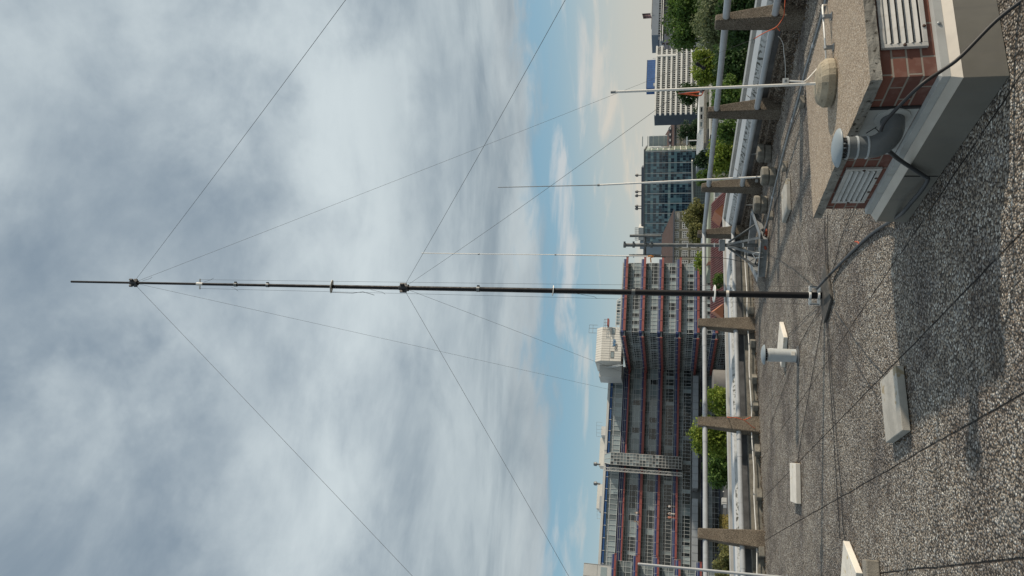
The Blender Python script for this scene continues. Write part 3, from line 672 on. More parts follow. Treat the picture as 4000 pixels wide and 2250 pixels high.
# grey conduit on blocks, with a dark wire hanging beneath
cpx = [(3260, -90), (3226, 0), (3204, 83), (3176, 177), (3146, 276), (3124, 367), (3095, 470), (3066, 576), (3038, 686), (3018, 770), (3002, 848), (2981, 920), (2961, 992), (2950, 1030)]
cpts = [G(x, y, .085) for x, y in cpx]
cond = MB().tube(smooth(cpts, 3), .014, 10).build('conduit_pipe', M_STEEL)
tag(cond, 'grey conduit pipe carried on small blocks along the right roof edge', 'conduit')
for i in (3, 6, 9, 11):
    p = cpts[i]; d = (cpts[i + 1] - cpts[i - 1]).normalized(); MB().lathe([(.014, -.03), (.0185, -.028), (.0185, .028), (.014, .03)], p, 10, d).build('pipe_coupling', M_PVC, cond)
tag(MB().tube(smooth([G(x + 12 + 10 * math.sin(i * 1.7), y, .012) for i, (x, y) in enumerate(cpx[4:])], 3), .006, 6).build('dark_wire', M_RUBBER), 'dark wire trailing on the roof just under the grey conduit', 'cable')
M_LEAD = M_CONC
def block(px, sz, rot, lab, name, cat, grp, mt, z=0, bev=.01):
    c = G(*px) + ZV * (z + sz[2] / 2 + .004)
    return tag(MB().box(c, sz, V((math.cos(rot), math.sin(rot), 0))).build(name, mt, bevel=bev), lab, cat, grp)
ra = math.atan2(eR.y, eR.x)
for px, lab in (((3144, 398), 'small concrete block under the conduit, beside the white lightning rod'), ((3074, 650), 'small concrete block under the conduit, nearest the paver'), ((3020, 842), 'small concrete block under the conduit, half way to the tripod stand'), ((2968, 985), 'small concrete block under the conduit end, at the foot of the tripod stand')):
    block(px, (.13, .12, .068), ra, lab, 'conduit_block', 'block', 'concrete blocks under the conduit', M_CONC)
# pavers
def paver(cpx, size, rot, lab, mt, th=.05, name='paver'):
    c = G(*cpx) + ZV * (th / 2 + .006)
    return tag(MB().box(c, (size[0], size[1], th), V((math.cos(rot), math.sin(rot), 0))).build(name, mt, bevel=.005, seg=2), lab, 'paver', 'loose pavers on the roof')
def rot_of(a, b): d = G(*b) - G(*a); return math.atan2(d.y, d.x)
paver((3514, 1583), (.47, .42), rot_of((3567, 1673), (3539, 1424)), 'large grey paver lying alone in the foreground, stained in the middle', M_PAVER, .055)
paver((3080, 785), (.50, .50), rot_of((3067, 868), (3088, 822)) + .05, 'pale paver lying on the roof behind the vent shaft, beside the conduit', M_PAVER, .055)
paver((3066, 1345), (.50, .50), rot_of((3082, 1330), (3062, 1259)), 'white paver lying corner-on behind the capped vent pipe', M_PAVERW, .06)
paver((3118, 1887), (.50, .48), rot_of((3130, 1964), (3127, 1812)), 'white paver lying alone on the left part of the roof', M_PAVERW, .06)
e1_, e2_ = G(3296, 2112, .055), G(3352, 2250, .055)
er = (e2_ - e1_).normalized(); ern = V((er.y, -er.x, 0))
if ern.x > 0: ern = -ern
tag(MB().box(e1_ + er * .25 + ern * .24 - ZV * .022, (.5, .48, .055), er).build('paver', M_PAVERW, bevel=.005), 'white paver cut by the left frame edge, its yellowish side lit', 'paver', 'loose pavers on the roof')
block((3432, 2232), (.16, .13, .10), .35, 'small grey concrete block lying near the white paver at the left frame edge', 'concrete_block', 'block', None, M_CONC)
# capped vent pipe standing on the roof
vc = G(3118, 1390); vt = D(2990, 1385, vc.y).z
pv = thing('capped_vent_pipe', vc, 'pale grey vent pipe with a domed cap standing before a white paver', 'vent pipe')
RV = .088
MB().lathe([(RV, -.01), (RV, vt - .10), (RV + .003, vt - .10), (RV + .003, vt - .045), (RV - .003, vt - .04), (RV - .003, vt - .02)], vc, 30).build('pipe', M_PIPEL, pv)
cg = MB()
for k in range(14):
    a = 2 * math.pi * k / 14; e = V((math.cos(a), math.sin(a), 0)); cg.box(vc + e * (RV - .012) + ZV * (vt - .004), (.008, .016, .036), e)
cg.build('cap_cage', M_RUBBER, pv)
MB().lathe([(RV - .02, 0), (.130, 0), (.135, .006), (.128, .018), (.098, .034), (.05, .045), (.001, .048)], vc + ZV * (vt + .010), 36).build('rain_cap', M_CAPG, pv)
MB().lathe([(RV, 0), (RV + .05, .0), (RV + .05, .004), (RV + .012, .012), (RV + .002, .03)], vc + ZV * .003, 30).build('roof_collar', M_BITU, pv)
lb = MB(); lc = G(3112, 1372); lb.box(V((vc.x + .035, vc.y - RV + .004, .075)), (.055, .012, .05), V((.95, .30, 0))); lb.build('label_plate', M_PAVERW, pv, bevel=.002)

# ------------------------------------------------------------------ ballast feet and whip rods
def foot(c, r, h, lab, grp='concrete ballast feet by the railing'):
    return tag(MB().lathe([(r * .92, 0), (r, .01), (r, h * .78), (r * .86, h), (0.0, h)], c, 8, smooth=False).build('ballast_foot', M_CONCD, bevel=.006), lab, 'ballast', grp)
for cpx, lab in (((3012, 600), 'pair farthest from the tripod stand'), ((3030, 690), 'pair carrying the white whip rod'), ((2996, 800), 'pair nearest the tripod stand')):
    c = G(*cpx)
    foot(c + ZV * .005, .165, .115, 'lower concrete ballast foot of the ' + lab)
    foot(c + V((.01, -.01, .122)), .165, .115, 'upper concrete ballast foot of the ' + lab)
    if cpx[0] == 3012: MB().tube([c + ZV * .23, c + ZV * .34], .008, 8).build('stub_rod', M_STEEL)['label'] = 'short steel stub rod standing in the ballast foot farthest from the tripod stand'; bpy.data.objects['stub_rod']['category'] = 'rod'
    if cpx[0] == 2996: o = MB().tube([c + V((0, 0, .23)), c + V((0, 0, .36))], .008, 8).build('stub_rod', M_STEEL); o['label'] = 'short steel stub rod standing in the ballast foot beside the tripod stand'; o['category'] = 'rod'
wb = G(3030, 690) + ZV * .24
whip = thing('whip_antenna', wb, 'white whip antenna standing on a pair of ballast feet at the right railing', 'whip antenna')
wt = lambda px, y=None: D(px, 706 if y is None else y, wb.y)
w1 = wt(2975, 707); MB().tube([wb, wt(2336, 723)], .0155, 12).build('tube', M_ALU, whip)
MB().tube([wt(2340, 723), wt(1945, 732)], [.0085, .007], 8).build('tip', M_STEEL, whip)
MB().lathe([(.014, -.02), (.021, -.018), (.021, .018), (.014, .02)], wt(2338, 723), 12).build('joint', M_STEEL, whip)
cc = MB(); cc.box(wt(2955, 707) + V((0, -.02, 0)), (.05, .02, .045)); cc.box(wt(2955, 700) + V((.04, -.02, 0)), (.05, .014, .012)); cc.build('clamp', M_STEEL, whip)
lpole_y = 10.6
lp0, lp1 = D(2495, 2203, lpole_y), D(3120, 2262, lpole_y)
t = thing('pole', V((lp1.x, lp1.y, 0)), 'pale grey pole standing at the left frame edge in front of the railing', 'pole')
MB().tube([V((lp1.x, lp1.y, -.01)), lp0], [.021, .018], 12).build('shaft', M_PVC, t); MB().lathe([(.018, -.01), (.0195, .0), (.012, .012), (0, .014)], lp0, 12).build('end_cap', M_PVC, t)
MB().lathe([(.05, 0), (.05, .008), (.024, .012)], V((lp1.x, lp1.y, .004)), 14).build('foot_plate', M_STEEL, t)

# ------------------------------------------------------------------ steel tripod stand with pipes
sb = G(2972, 958); ty = sb.y
tri = thing('antenna_stand', sb, 'weathered steel antenna stand with four splayed struts, an upright pipe and short side pipes', 'antenna stand')
tz = lambda px, y=958: D(px, y, ty)
MB().tube([V((sb.x, ty, .05)), tz(2438, 957)], .035, 16).build('upright_pipe', M_STEELD, tri)
arm = [tz(2520, 920), tz(2518, 1000)]
ar = MB(); ar.tube(arm, .030, 14); ar.build('cross_arm', M_STEELD, tri)
for y, r, a, b in ((921, .028, 2460, 2583), (996, .017, 2457, 2582)):
    MB().tube([D(b, y + 1, ty - .075), D(a, y, ty - .075)], r, 14).build('side_pipe', M_STEELD, tri)
for px in (2440, 2475, 2545, 2520):
    c = MB(); p = tz(px); c.lathe([(.036, -.025), (.052, -.022), (.052, .022), (.036, .025)], p, 12); c.box(p + V((.05, -.02, 0)), (.05, .05, .036)); c.build('pipe_clamp', M_STEELD, tri)
for px in (2685, 2790, 2902):
    c = MB(); p = tz(px); c.lathe([(.036, -.01), (.040, -.009), (.040, .009), (.036, .01)], p, 12); c.box(p + V((.0, -.05, 0)), (.085, .02, .018)); c.build('band_clip', M_ALU, tri)
hub = tz(2820); MB().box(hub, (.22, .20, .11)).build('hub_plate', M_STEEL, tri, bevel=.006)
bz = .07
feet = [G(2962, 868, bz), G(2985, 925, bz), G(2985, 1000, bz), G(2960, 1050, bz)]
for i, f in enumerate(feet):
    s = hub + (f - hub).normalized() * .10 - ZV * .03; d = (f - s); mid = (s + f) / 2
    c = MB(); exx = d.normalized(); side = ZV.cross(exx).normalized(); c.box(mid, (d.length, .042, .010), exx, exx.cross(side) * -1 if exx.cross(side).z < 0 else exx.cross(side)); c.box(mid + side * .018 - ZV * .016, (d.length, .008, .036), exx, exx.cross(side) * -1 if exx.cross(side).z < 0 else exx.cross(side)); c.build('strut', M_STEELD, tri)
fr = [G(2958, 835, .05), G(2995, 935, .05), G(2984, 1080, .05), G(2940, 1000, .05)]
for i in range(4):
    a, b = fr[i], fr[(i + 1) % 4]; d = b - a; mm = MB(); mm.box((a + b) / 2 + ZV * .045, (d.length, .012, .13), d); mm.box((a + b) / 2 + ZV * .1075 + ZV.cross(d).normalized() * .06, (d.length - .03, .11, .008), d); mm.build('base_angle', M_STEEL, tri)
fc_ = sum(fr, V((0, 0, 0))) / 4
tag(MB().box(V((fc_.x, fc_.y, .030)), (.62, .62, .045), fr[1] - fr[0]).build('paver', M_CONC, bevel=.006), 'grey paver weighing down the base of the steel antenna stand', 'paver', 'loose pavers on the roof')
hk = feet[2]; MB().tube([hk + V((-.02, -.05, .02)), hk + V((-.04, -.05, .16)), hk + V((.03, -.05, .2)), hk + V((.06, -.05, .15)), hk + V((.05, -.05, .03))], .008, 8).build('lifting_loop', M_ALU, tri)
# tall thin whip clamped to the stand
wy = ty - .12
tw = thing('whip_antenna', D(2600, 1003, wy), 'very thin tall white whip antenna clamped to the side pipe of the steel stand', 'whip antenna')
MB().tube([D(2552, 1002, wy), D(2170, 995, wy)], .012, 10).build('tube', M_ALU, tw)
MB().tube([D(2172, 995, wy), D(1870, 992.5, wy)], .0085, 8).build('tube', M_ALU, tw)
MB().tube([D(1872, 992.5, wy), D(1647, 989, wy)], [.010, .009], 8).build('tip', M_ALU, tw)
for px, y in ((2170, 995), (1870, 992.5)): MB().lathe([(.01, -.02), (.016, -.018), (.016, .018), (.01, .02)], D(px, y, wy), 10).build('joint', M_STEEL, tw)
MB().tube([D(2550, 1002, wy), D(2600, 1003, wy)], .015, 10).build('base_sleeve', M_RUBBER, tw)
c = MB(); c.box(D(2475, 999, wy + .02), (.07, .05, .02)); c.box(D(2555, 999, wy + .02), (.07, .05, .02)); c.build('pipe_clamp', M_STEEL, tw)
tag(MB().tube(smooth([D(2530, 1003, wy - .02), D(2541, 999, wy - .03), D(2552, 1003, wy - .02), D(2541, 1007, wy - .02), D(2542, 1015, wy - .02), D(2543, 1025, wy)], 3), .012, 6).build('orange_strap', mat('orange_strap_cloth', (.62, .24, .05), .8)), 'orange strap hanging from the clamp of the thin whip antenna', 'strap')
dn = [D(2600, 1003, wy), D(2720, 1004, wy), D(2830, 1009, wy), D(2900, 1022, wy - .05), D(2932, 1020, wy - .1), G(2972, 985, .05)]
tag(MB().tube(smooth(dn, 4), .006, 8).build('feed_cable', M_RUBBER), 'black feed cable hanging from the thin whip antenna down to the conduit', 'cable')
rg = MB()
rnd5 = random.Random(8)
for k in range(5):
    p0 = G(2996, 915 + k * 12, .03); rg.tube(smooth([p0 + V((rnd5.uniform(-.08, .08), rnd5.uniform(-.08, .08), rnd5.uniform(.0, .05))) for _ in range(4)], 4), .020, 6)
tag(rg.build('red_rope', M_RUST), 'crumpled red rope lying on the roof at the foot of the steel stand', 'rope')

# ------------------------------------------------------------------ lightning conductor and its stones along the left kerb
kb = lambda s_, off, z: cL + eL * s_ + nL * off + ZV * z
sE = (CORNER - cL).dot(eL)
ct = MB().tube(smooth([kb(-8 + (sE + 7.6) * i / 26, -.07, .135 + .010 * math.sin(i * 2.1)) for i in range(27)], 2), .009, 8).build('conductor_rod', M_ALU)
tag(ct, 'long thin conductor rod held on dark stones along the left roof kerb', 'conductor rod')
sts = [2955, 2950, 2945, 2942, 2938, 2934]
for i, (x, y, lab) in enumerate(((2962, 2182, 'dark stone holding the conductor rod beside the leftmost railing post'), (2957, 1955, 'dark stone under the conductor rod, right of the leftmost railing post'), (2952, 1778, 'dark stone under the conductor rod, left of the post with the orange cord'), (2950, 1590, 'dark stone half hidden by the post with the orange cord'), (2945, 1485, 'dark stone under the conductor rod, behind the capped vent pipe'), (2938, 1350, 'dark stone under the conductor rod, beside the post left of the mast'), (2936, 1205, 'dark stone under the conductor rod, just left of the mast'))):
    p = G(x + 12, y); s_ = (p - cL).dot(eL); c = kb(s_, -.10, 0)
    st = thing('conductor_stone', c, lab, 'stone', 'stones carrying the conductor rod')
    MB().box(c + ZV * .055, (.17 + .01 * (i % 3), .15, .10), V((math.cos(.5 + i * .2), math.sin(.5 + i * .2), 0))).build('stone', M_CONCD, st, bevel=.014)
    MB().tube([c + V((.0, .0, .10)), kb(s_, -.07, .15), kb(s_ + .05, -.10, .16)], .007, 6).build('holder', M_STEELD, st)
p = kb(sE - .6, -.35, 0)

# ------------------------------------------------------------------ orange cords and guy fittings
def cord(pts, lab, r=.006): return tag(MB().tube(smooth(pts, 4), r, 6).build('orange_rope', M_ORANGE), lab, 'cord', 'orange cords')
pr_ = rposts[3]; yy = pr_.y - .22
tr_ = D(2945, 152, yy + .1)
cord([D(3067, 0, yy - .1), D(3064, 40, yy - .12), D(3060, 66, yy - .12), D(3034, 104, yy - .1), D(2990, 126, yy), D(2965, 140, yy + .05), tr_], 'orange cord tied across the nearest right railing post', .0062)
cord([D(3034, 104, yy - .1), D(3046, 121, yy - .08)], 'short orange cord end hanging at the nearest right railing post', .006)
c = thing('carabiner', tieR, 'small steel carabiner joining a guy line to the orange cord at the right railing', 'carabiner')
MB().tube(smooth([tr_, tr_ + V((-.02, 0, .015)), tr_ + V((-.05, 0, .02)), tr_ + V((-.055, 0, .0)), tr_ + V((-.03, 0, -.012)), tr_], 3), .004, 6).build('ring', M_STEEL, c)
py = tieP.y
cord([tieP, D(2690, 364, py), D(2740, 358, py), D(2748, 352, py - .2), D(2742, 369, py), D(2728, 374, py), D(2690, 369, py), tieP], 'bright orange loop on a guy line beside the white lightning rod', .0048)
tag(MB().tube([D(2736, 360, py), D(2741, 355, py), D(2748, 351, py - .2)], [.010, .017, .010], 8).build('cord_lock', M_RUBBER), 'black cord lock at the end of the orange loop by the white lightning rod', 'cord lock')
tag(MB().tube([V(tieP) + V((0, 0, 0)), D(2748, 351, py - .2), D(2750, 346, fc.y + .03)], .003, 6).build('tie_cord', M_ROPE), 'thin cord tying the orange loop to the white lightning rod', 'cord')
pl_ = lposts[2]; yl = pl_.y - .2
cord([tieL, D(2925, 1634, yl), D(2930, 1630, yl - .01), D(2905, 1640, yl), D(2878, 1632, yl), D(2845, 1630, yl), D(2843, 1628, yl + .15)], 'orange cord knotted round the second left railing post', .007)
cord([D(2905, 1640, yl), D(2925, 1655, yl), D(2940, 1668, yl), D(2958, 1676, yl + .1)], 'loose orange cord end at the second left railing post', .006)
gd = (tieR - top).normalized(); ip = D(2737, 258, (top + (tieR - top) * .90).y)
ins = thing('line_insulator', ip, 'black line insulator hanging on a guy line in front of the trees', 'insulator')
d_ = (D(2745, 262, ip.y) - D(2726, 250, ip.y)).normalized()
MB().lathe([(.02, -.075), (.026, -.07), (.026, -.03), (.019, -.025), (.019, .025), (.026, .03), (.026, .07), (.02, .075)], ip, 12, d_).build('body', M_BLACK, ins)
# stray white wires on the right kerb
tag(MB().tube(smooth([G(3040, 142, .33), G(3050, 152, .28), G(3060, 175, .22), G(3062, 205, .20), G(3066, 230, .18), G(3068, 270, .14), G(3068, 305, .1)], 3), .0045, 6).build('white_wire', M_WHITE), 'thin white wire looping down from the lower rail at the right kerb', 'cable')
# ------------------------------------------------------------------ the city beyond
GZ = -16.0
M_GROUND = mat('city_ground', (.075, .078, .06), .95, var=.4, vscale=.05)
m = MB(); m.add([(-2500, -300, GZ), (2500, -300, GZ), (2500, 5000, GZ), (-2500, 5000, GZ)], [(0, 1, 2, 3)]); struct(m.build('ground', M_GROUND, base=(0, 0, GZ)))
M_BLUE = mat('blue_panel', (.028, .048, .150), .45, var=.12, vscale=.7, streak=((.05, .06, .13), .3))
M_RED = mat('red_beam', (.265, .075, .064), .5, var=.12, vscale=.8)
M_GLZ = glass_mat('office_glass', (.012, .019, .024), (.285, .345, .36), .07, (.3, .95))
M_GLZD = glass_mat('transom_glass', (.14, .165, .17), (.31, .345, .345), .25, (.0, 1.0), .5)
M_MULL = mat('grey_mullion', (.52, .545, .545), .5)
M_MULLD = mat('dark_steelwork', (.13, .13, .13), .6)
M_SLAB = mat('grey_slab', (.17, .18, .185), .9, var=.2, vscale=.6)
M_FASC = mat('pale_fascia', (.52, .52, .50), .6, var=.06, vscale=.4)
M_ZINC = mat('zinc_sheet', (.33, .36, .39), .5, .2, var=.08, vscale=.4)
M_CREAM = mat('cream_panels', (.61, .59, .54), .6, var=.05, vscale=.5)
M_WALLD = mat('shaded_render', (.10, .115, .14), .8, var=.06, vscale=.3)
M_ASPH = mat('terrace_felt', (.085, .088, .09), .9, var=.3, vscale=.25, speck=((.13, .13, .12), 1.2, .6))
class Wall:
    def __init__(s, p0, e): s.p0 = V((p0.x, p0.y, 0)); s.e = flat(e); s.n = V((s.e.y, -s.e.x, 0)); s.s_ = s.n.dot(-s.p0)      # n towards the viewer
    def p(s, u, d, z): return s.p0 + s.e * u + s.n * d + ZV * z
    def bx(s, mb, u0, u1, d0, d1, z0, z1, rnd=None): mb.hexa([s.p(u0, d1, z0), s.p(u1, d1, z0), s.p(u1, d0, z0), s.p(u0, d0, z0), s.p(u0, d1, z1), s.p(u1, d1, z1), s.p(u1, d0, z1), s.p(u0, d0, z1)], rnd)
    def pane(s, mb, u0, u1, d, z0, z1, rnd=None, lean=0.0): mb.quad(s.p(u0, d, z0), s.p(u1, d, z0), s.p(u1, d + lean, z1), s.p(u0, d + lean, z1), rnd)
    def grid(s, mb, u0, u1, d, z0, z1, step, lean=0.0, rf=None):
        n = max(1, round((u1 - u0) / step)); w = (u1 - u0) / n
        for i in range(n): s.pane(mb, u0 + i * w, u0 + (i + 1) * w, d, z0, z1, rf() if rf else None, lean)
    def bars(s, mb, u0, u1, d, z0, z1, step, w=.07, t=.08, rows=()):
        n = max(1, round((u1 - u0) / step)); q = (u1 - u0) / n
        for i in range(n + 1): s.bx(mb, u0 + i * q - w / 2, u0 + i * q + w / 2, d, d + t, z0, z1)
        for z in rows: s.bx(mb, u0, u1, d + .003, d + t - .01, z - w / 2, z + w / 2)

random.seed(21)
E1 = V((.9135, .407, 0)); E2 = V((-.407, .9135, 0))
pR = D(2600, 1300, 143.5); pR.z = 0
office = thing('office_building', V((pR.x, pR.y, GZ)), 'long stepped office block with blue panels, red walkway beams and grey window bands', 'office building')
WR = Wall(pR, E1); WRLEN = 15.3
WS = Wall(pR + E2 * 23.5, -E2); WSLEN = 23.5          # shaded side that goes back to the long wing
pS = pR + E2 * 23.5
LWLEN = 58
WL = Wall(pS - E1 * LWLEN, E1)
def zt(px, y, Y): return D(px, y, Y).z
def walkway_floor(W, u0, u1, zbt, zrt, zrb, zwin_b_next, office, first=False, post_step=2.5, proj=1.15, rail_end=True):
    """one storey edge: blue spandrel, red walkway beam, slab under it"""
    m = MB(); W.bx(m, u0, u1, -.10, .02, zrt, zbt); sp_o = m.build('blue_spandrel', M_BLUE, office)
    m = MB(); n = max(1, round((u1 - u0) / post_step)); q = (u1 - u0) / n
    for i in range(n): W.bx(m, u0 + i * q + .05, u0 + (i + 1) * q - .05, proj - .12, proj, zrb, zrt)
    for i in range(n + 1): W.bx(m, u0 + i * q - .05, u0 + i * q + .05, proj - .14, proj + .05, zrb - .06, zrt + .05)
    m.build('red_walkway_beam', M_RED, office)
    m = MB(); W.bx(m, u0, u1, .025, proj - .145, zrb + .10, zrt - .06); m.build('walkway_slab', M_SLAB, office)
    m = MB()
    for i in range(n + 1): W.bx(m, u0 + i * q - .02, u0 + i * q + .02, proj - .06, proj - .02, zrt + .05, zbt + .25)
    for z in (zbt + .25, (zrt + zbt) / 2 + .1): W.bx(m, u0, u1, proj - .055, proj - .03, z - .018, z + .018)
    m.build('railing', M_MULL, office)
def window_band(W, u0, u1, zb, zt_, zsof, office, step=.52, lean=.0, rf=None):
    m = MB(); W.grid(m, u0, u1, -.05, zb, zt_, step, 0, rf); b = m.build('window_band', M_GLZ, office)
    m = MB(); W.bars(m, u0, u1, -.05, zb, zt_, step, .055, .07, (zb + .03, zt_ - .03, zt_ - (zt_ - zb) * .30)); m.build('mullions', M_MULL, b)
    if zsof > zt_ + .1:
        m = MB(); W.grid(m, u0, u1, -.05, zt_, zsof, step * 2, -.25, None); t = m.build('transom', M_GLZD, b)
        m = MB(); W.bars(m, u0, u1, -.16, zt_, zsof, step, .06, .10, (zt_ + .06, (zt_ + zsof) / 2)); m.build('transom_bars', M_MULL, b)
def blind():
    r = random.random()
    return r * .35 if r < .5 else .35 + r * .65
# right wing in the sun
YR = 143.8; zr = lambda px: zt(px, 1290, YR)
m = MB(); WR.bx(m, .4, WRLEN, -30, -.3, GZ, zr(2423)); m.build('core', M_SLAB, office)
for k in range(6):
    rb = 2444 + 71.8 * k
    walkway_floor(WR, -.1, WRLEN + .9, zr(rb - 20), zr(rb - 9), zr(rb), 0, office)
    window_band(WR, 0, WRLEN, zr(rb + 51), zr(rb + 22), zr(rb + 2), office, .8, rf=blind)
m = MB(); WR.bx(m, -.2, WRLEN, -30, .15, zr(2423.5), zr(2420)); m.build('roof_edge', M_FASC, office)
# side going back, in shade
for k in range(6):
    rb = 2444 + 71.8 * k
    walkway_floor(WS, -1.2, WSLEN - .2, zr(rb - 20), zr(rb - 9), zr(rb), 0, office, proj=1.0)
    window_band(WS, 0, WSLEN, zr(rb + 51), zr(rb + 22), zr(rb + 2), office, 1.1, rf=lambda: random.random() * .7)
    m = MB(); n = 13
    for i in range(n):
        a, b = WS.p(i * WSLEN / n, .1, zr(rb + 12)), WS.p((i + .5) * WSLEN / n, .95, zr(rb)); c = WS.p((i + 1) * WSLEN / n, .1, zr(rb + 12)); m.tube([a, b, c], .045, 5)
    m.build('brackets', M_MULLD, office)
# long wing
YL = 151.9; zl = lambda px: zt(px, 1999, YL)
m = MB(); WL.bx(m, -2, LWLEN + .3, -24, -.3, GZ, zl(2360)); m.build('core', M_SLAB, office)
m = MB(); WL.bx(m, -2, LWLEN + .2, -24, 1.25, zl(2359), zl(2349.5)); m.build('roof_fascia', M_FASC, office)
m = MB(); WL.bx(m, -2, LWLEN, -.25, 1.0, zl(2369), zl(2359.3)); m.build('top_blue_band', mat('bright_blue_panel', (.022, .085, .24), .45, var=.1, vscale=.5), office)
m = MB()
for i in range(24): WL.bx(m, -2 + i * 2.5 - .05, -2 + i * 2.5 + .05, 1.003, 1.06, zl(2371), zl(2359.4))
m.build('band_posts', M_MULL, office)
def sky_row(): return .55 + random.random() * .45  # pale panes, reflected sky put into their tone
m = MB(); WL.grid(m, -2, LWLEN, .55, zl(2411), zl(2369.3), 1.05, 0, sky_row); b = m.build('window_band', M_GLZ, office)
m = MB(); WL.bars(m, -2, LWLEN, .55, zl(2411), zl(2369.3), 1.05, .07, .09, (zl(2410), zl(2381), zl(2379))); m.build('mullions', M_MULL, b)
m = MB(); WL.bx(m, -2, LWLEN, -.2, .35, zl(2422), zl(2411.3)); m.build('dark_blue_band', mat('dark_blue_panel', (.02, .025, .085), .5), office)
fl = [(2422, 2432, 2438), (2487, 2497, 2507), (2556, 2567, 2576), (2627, 2638, 2646)]
for k, (bt, rt, rb) in enumerate(fl):
    walkway_floor(WL, -2, LWLEN, zl(bt), zl(rt), zl(rb), 0, office)
    wb_, wt_ = ((2487, 2455), (2556, 2524), (2625, 2590), (2697, 2664))[k]
    nxt = 24
    rf = (lambda: (.05 + random.random() * .3) if random.random() < .3 else .62 + random.random() * .2) if k < 2 else (lambda: random.random() * .45 if random.random() < .65 else random.random())
    window_band(WL, 0 - 2, 22, zl(wb_), zl(wt_), zl(rb + .5), office, .7, rf=lambda: random.random() * .42 if random.random() < .7 else random.random())
    window_band(WL, 22, LWLEN, zl(wb_), zl(wt_), zl(rb + .5), office, (1.25 if k < 2 else .75), rf=rf)
for k in range(2):
    m = MB(); W_ = WL; a = (2760, 2830)[k]; walkway_floor(WL, -2, LWLEN, zl(a - 20), zl(a - 9), zl(a), 0, office); window_band(WL, -2, LWLEN, zl(a + 51), zl(a + 22), zl(a + 1), office, 1.1, rf=lambda: random.random() * .5)
uC0 = (D(2700, 2162, YL) - WL.p0).dot(WL.e) * 1.0
m = MB()
for a, b in ((5.5, 29.5), (31.5, LWLEN - 2.5)): WL.bx(m, a, b, .03, 4.2, zl(2724), zl(2702))
m.build('entrance_canopy', M_ZINC, office)
m = MB()
for a, b in ((5.5, 29.5), (31.5, LWLEN - 2.5)):
    for i in range(int((b - a) / 1.5) + 1): WL.bx(m, a + i * 1.5 - .03, a + i * 1.5 + .03, 4.2, 4.23, zl(2724), zl(2702))
m.build('canopy_seams', M_MULLD, office)
# glazed lift shaft with a lattice mast beside it
pe = [ (D(2500, y, 149.5) - WL.p0).dot(WL.e) for y in (1808, 1756)]
ua, ub = min(pe), max(pe)
zs0, zs1 = zt(2665, 1780, 149), zt(2378, 1780, 149)
WE = Wall(WL.p(ua, 3.0, 0), WL.e); wl = ub - ua
m = MB(); WE.grid(m, 0, wl, 0, zs0, zs1, wl / 5, 0, None)
lift = None
m = MB()
nz = 22
for i in range(nz):
    za, zb = zs0 + (zs1 - zs0) * i / nz, zs0 + (zs1 - zs0) * (i + 1) / nz
    for j in range(4): WE.pane(m, wl * j / 4, wl * (j + 1) / 4, 0, za, zb, .35 + random.random() * .4 if i > 6 else random.random() * .4)
    m.quad(WE.p(wl, 0, za), WE.p(wl, -2.9, za), WE.p(wl, -2.9, zb), WE.p(wl, 0, zb), .2); m.quad(WE.p(0, -2.9, za), WE.p(0, 0, za), WE.p(0, 0, zb), WE.p(0, -2.9, zb), .2)
zt2 = zt(2352, 1780, 149)
m.quad(WE.p(0, 0, zs1), WE.p(wl, 0, zs1), WE.p(wl - .4, -.9, zt2), WE.p(.4, -.9, zt2), .9)
m.quad(WE.p(.4, -.9, zt2), WE.p(wl - .4, -.9, zt2), WE.p(wl - .4, -2.9, zt2), WE.p(.4, -2.9, zt2), .4)
m.quad(WE.p(wl, 0, zs1), WE.p(wl, -2.9, zs1), WE.p(wl - .4, -2.9, zt2), WE.p(wl - .4, -.9, zt2), .3); m.quad(WE.p(0, -2.9, zs1), WE.p(0, 0, zs1), WE.p(.4, -.9, zt2), WE.p(.4, -2.9, zt2), .3)
lift = m.build('lift_shaft', M_GLZ, office)
m = MB(); WE.bars(m, 0, wl, .002, zs0, zs1, wl / 4, .07, .07, [zs0 + (zs1 - zs0) * i / nz for i in range(nz + 1)])
for j in range(3):
    for u in (wl + .003,):
        m.hexa([WE.p(u, -j * .95 - .06, zs0), WE.p(u + .06, -j * .95 - .06, zs0), WE.p(u + .06, -j * .95, zs0), WE.p(u, -j * .95, zs0), WE.p(u, -j * .95 - .06, zs1), WE.p(u + .06, -j * .95 - .06, zs1), WE.p(u + .06, -j * .95, zs1), WE.p(u, -j * .95, zs1)])
for a, b in (((0, 0), (.4, -.9)), ((wl, 0), (wl - .4, -.9)), ((wl / 2, 0), (wl / 2, -.9))): m.tube([WE.p(a[0], a[1] + .03, zs1), WE.p(b[0], b[1] + .03, zt2)], .05, 5)
m.build('shaft_frame', M_FASC, lift)
m = MB(); z0, z1 = zs0 - .1, zt(2352, 1830, 149); cs = [(-.75, .2), (-1.35, .2), (-1.35, -.5), (-.75, -.5)]
for u, d in cs: m.tube([WE.p(u, d, z0), WE.p(u, d, z1)], .055, 5)
nb = 26
for i in range(nb):
    za, zb = z0 + (z1 - z0) * i / nb, z0 + (z1 - z0) * (i + 1) / nb
    for k in range(4):
        (u, d), (u2, d2) = cs[k], cs[(k + 1) % 4]
        m.tube([WE.p(u, d, za), WE.p(u2, d2, zb)], .03, 4, False)
        if i % 2 == 0: m.tube([WE.p(u, d, za), WE.p(u2, d2, za)], .03, 4, False)
m.build('lattice_mast', M_FASC, office)
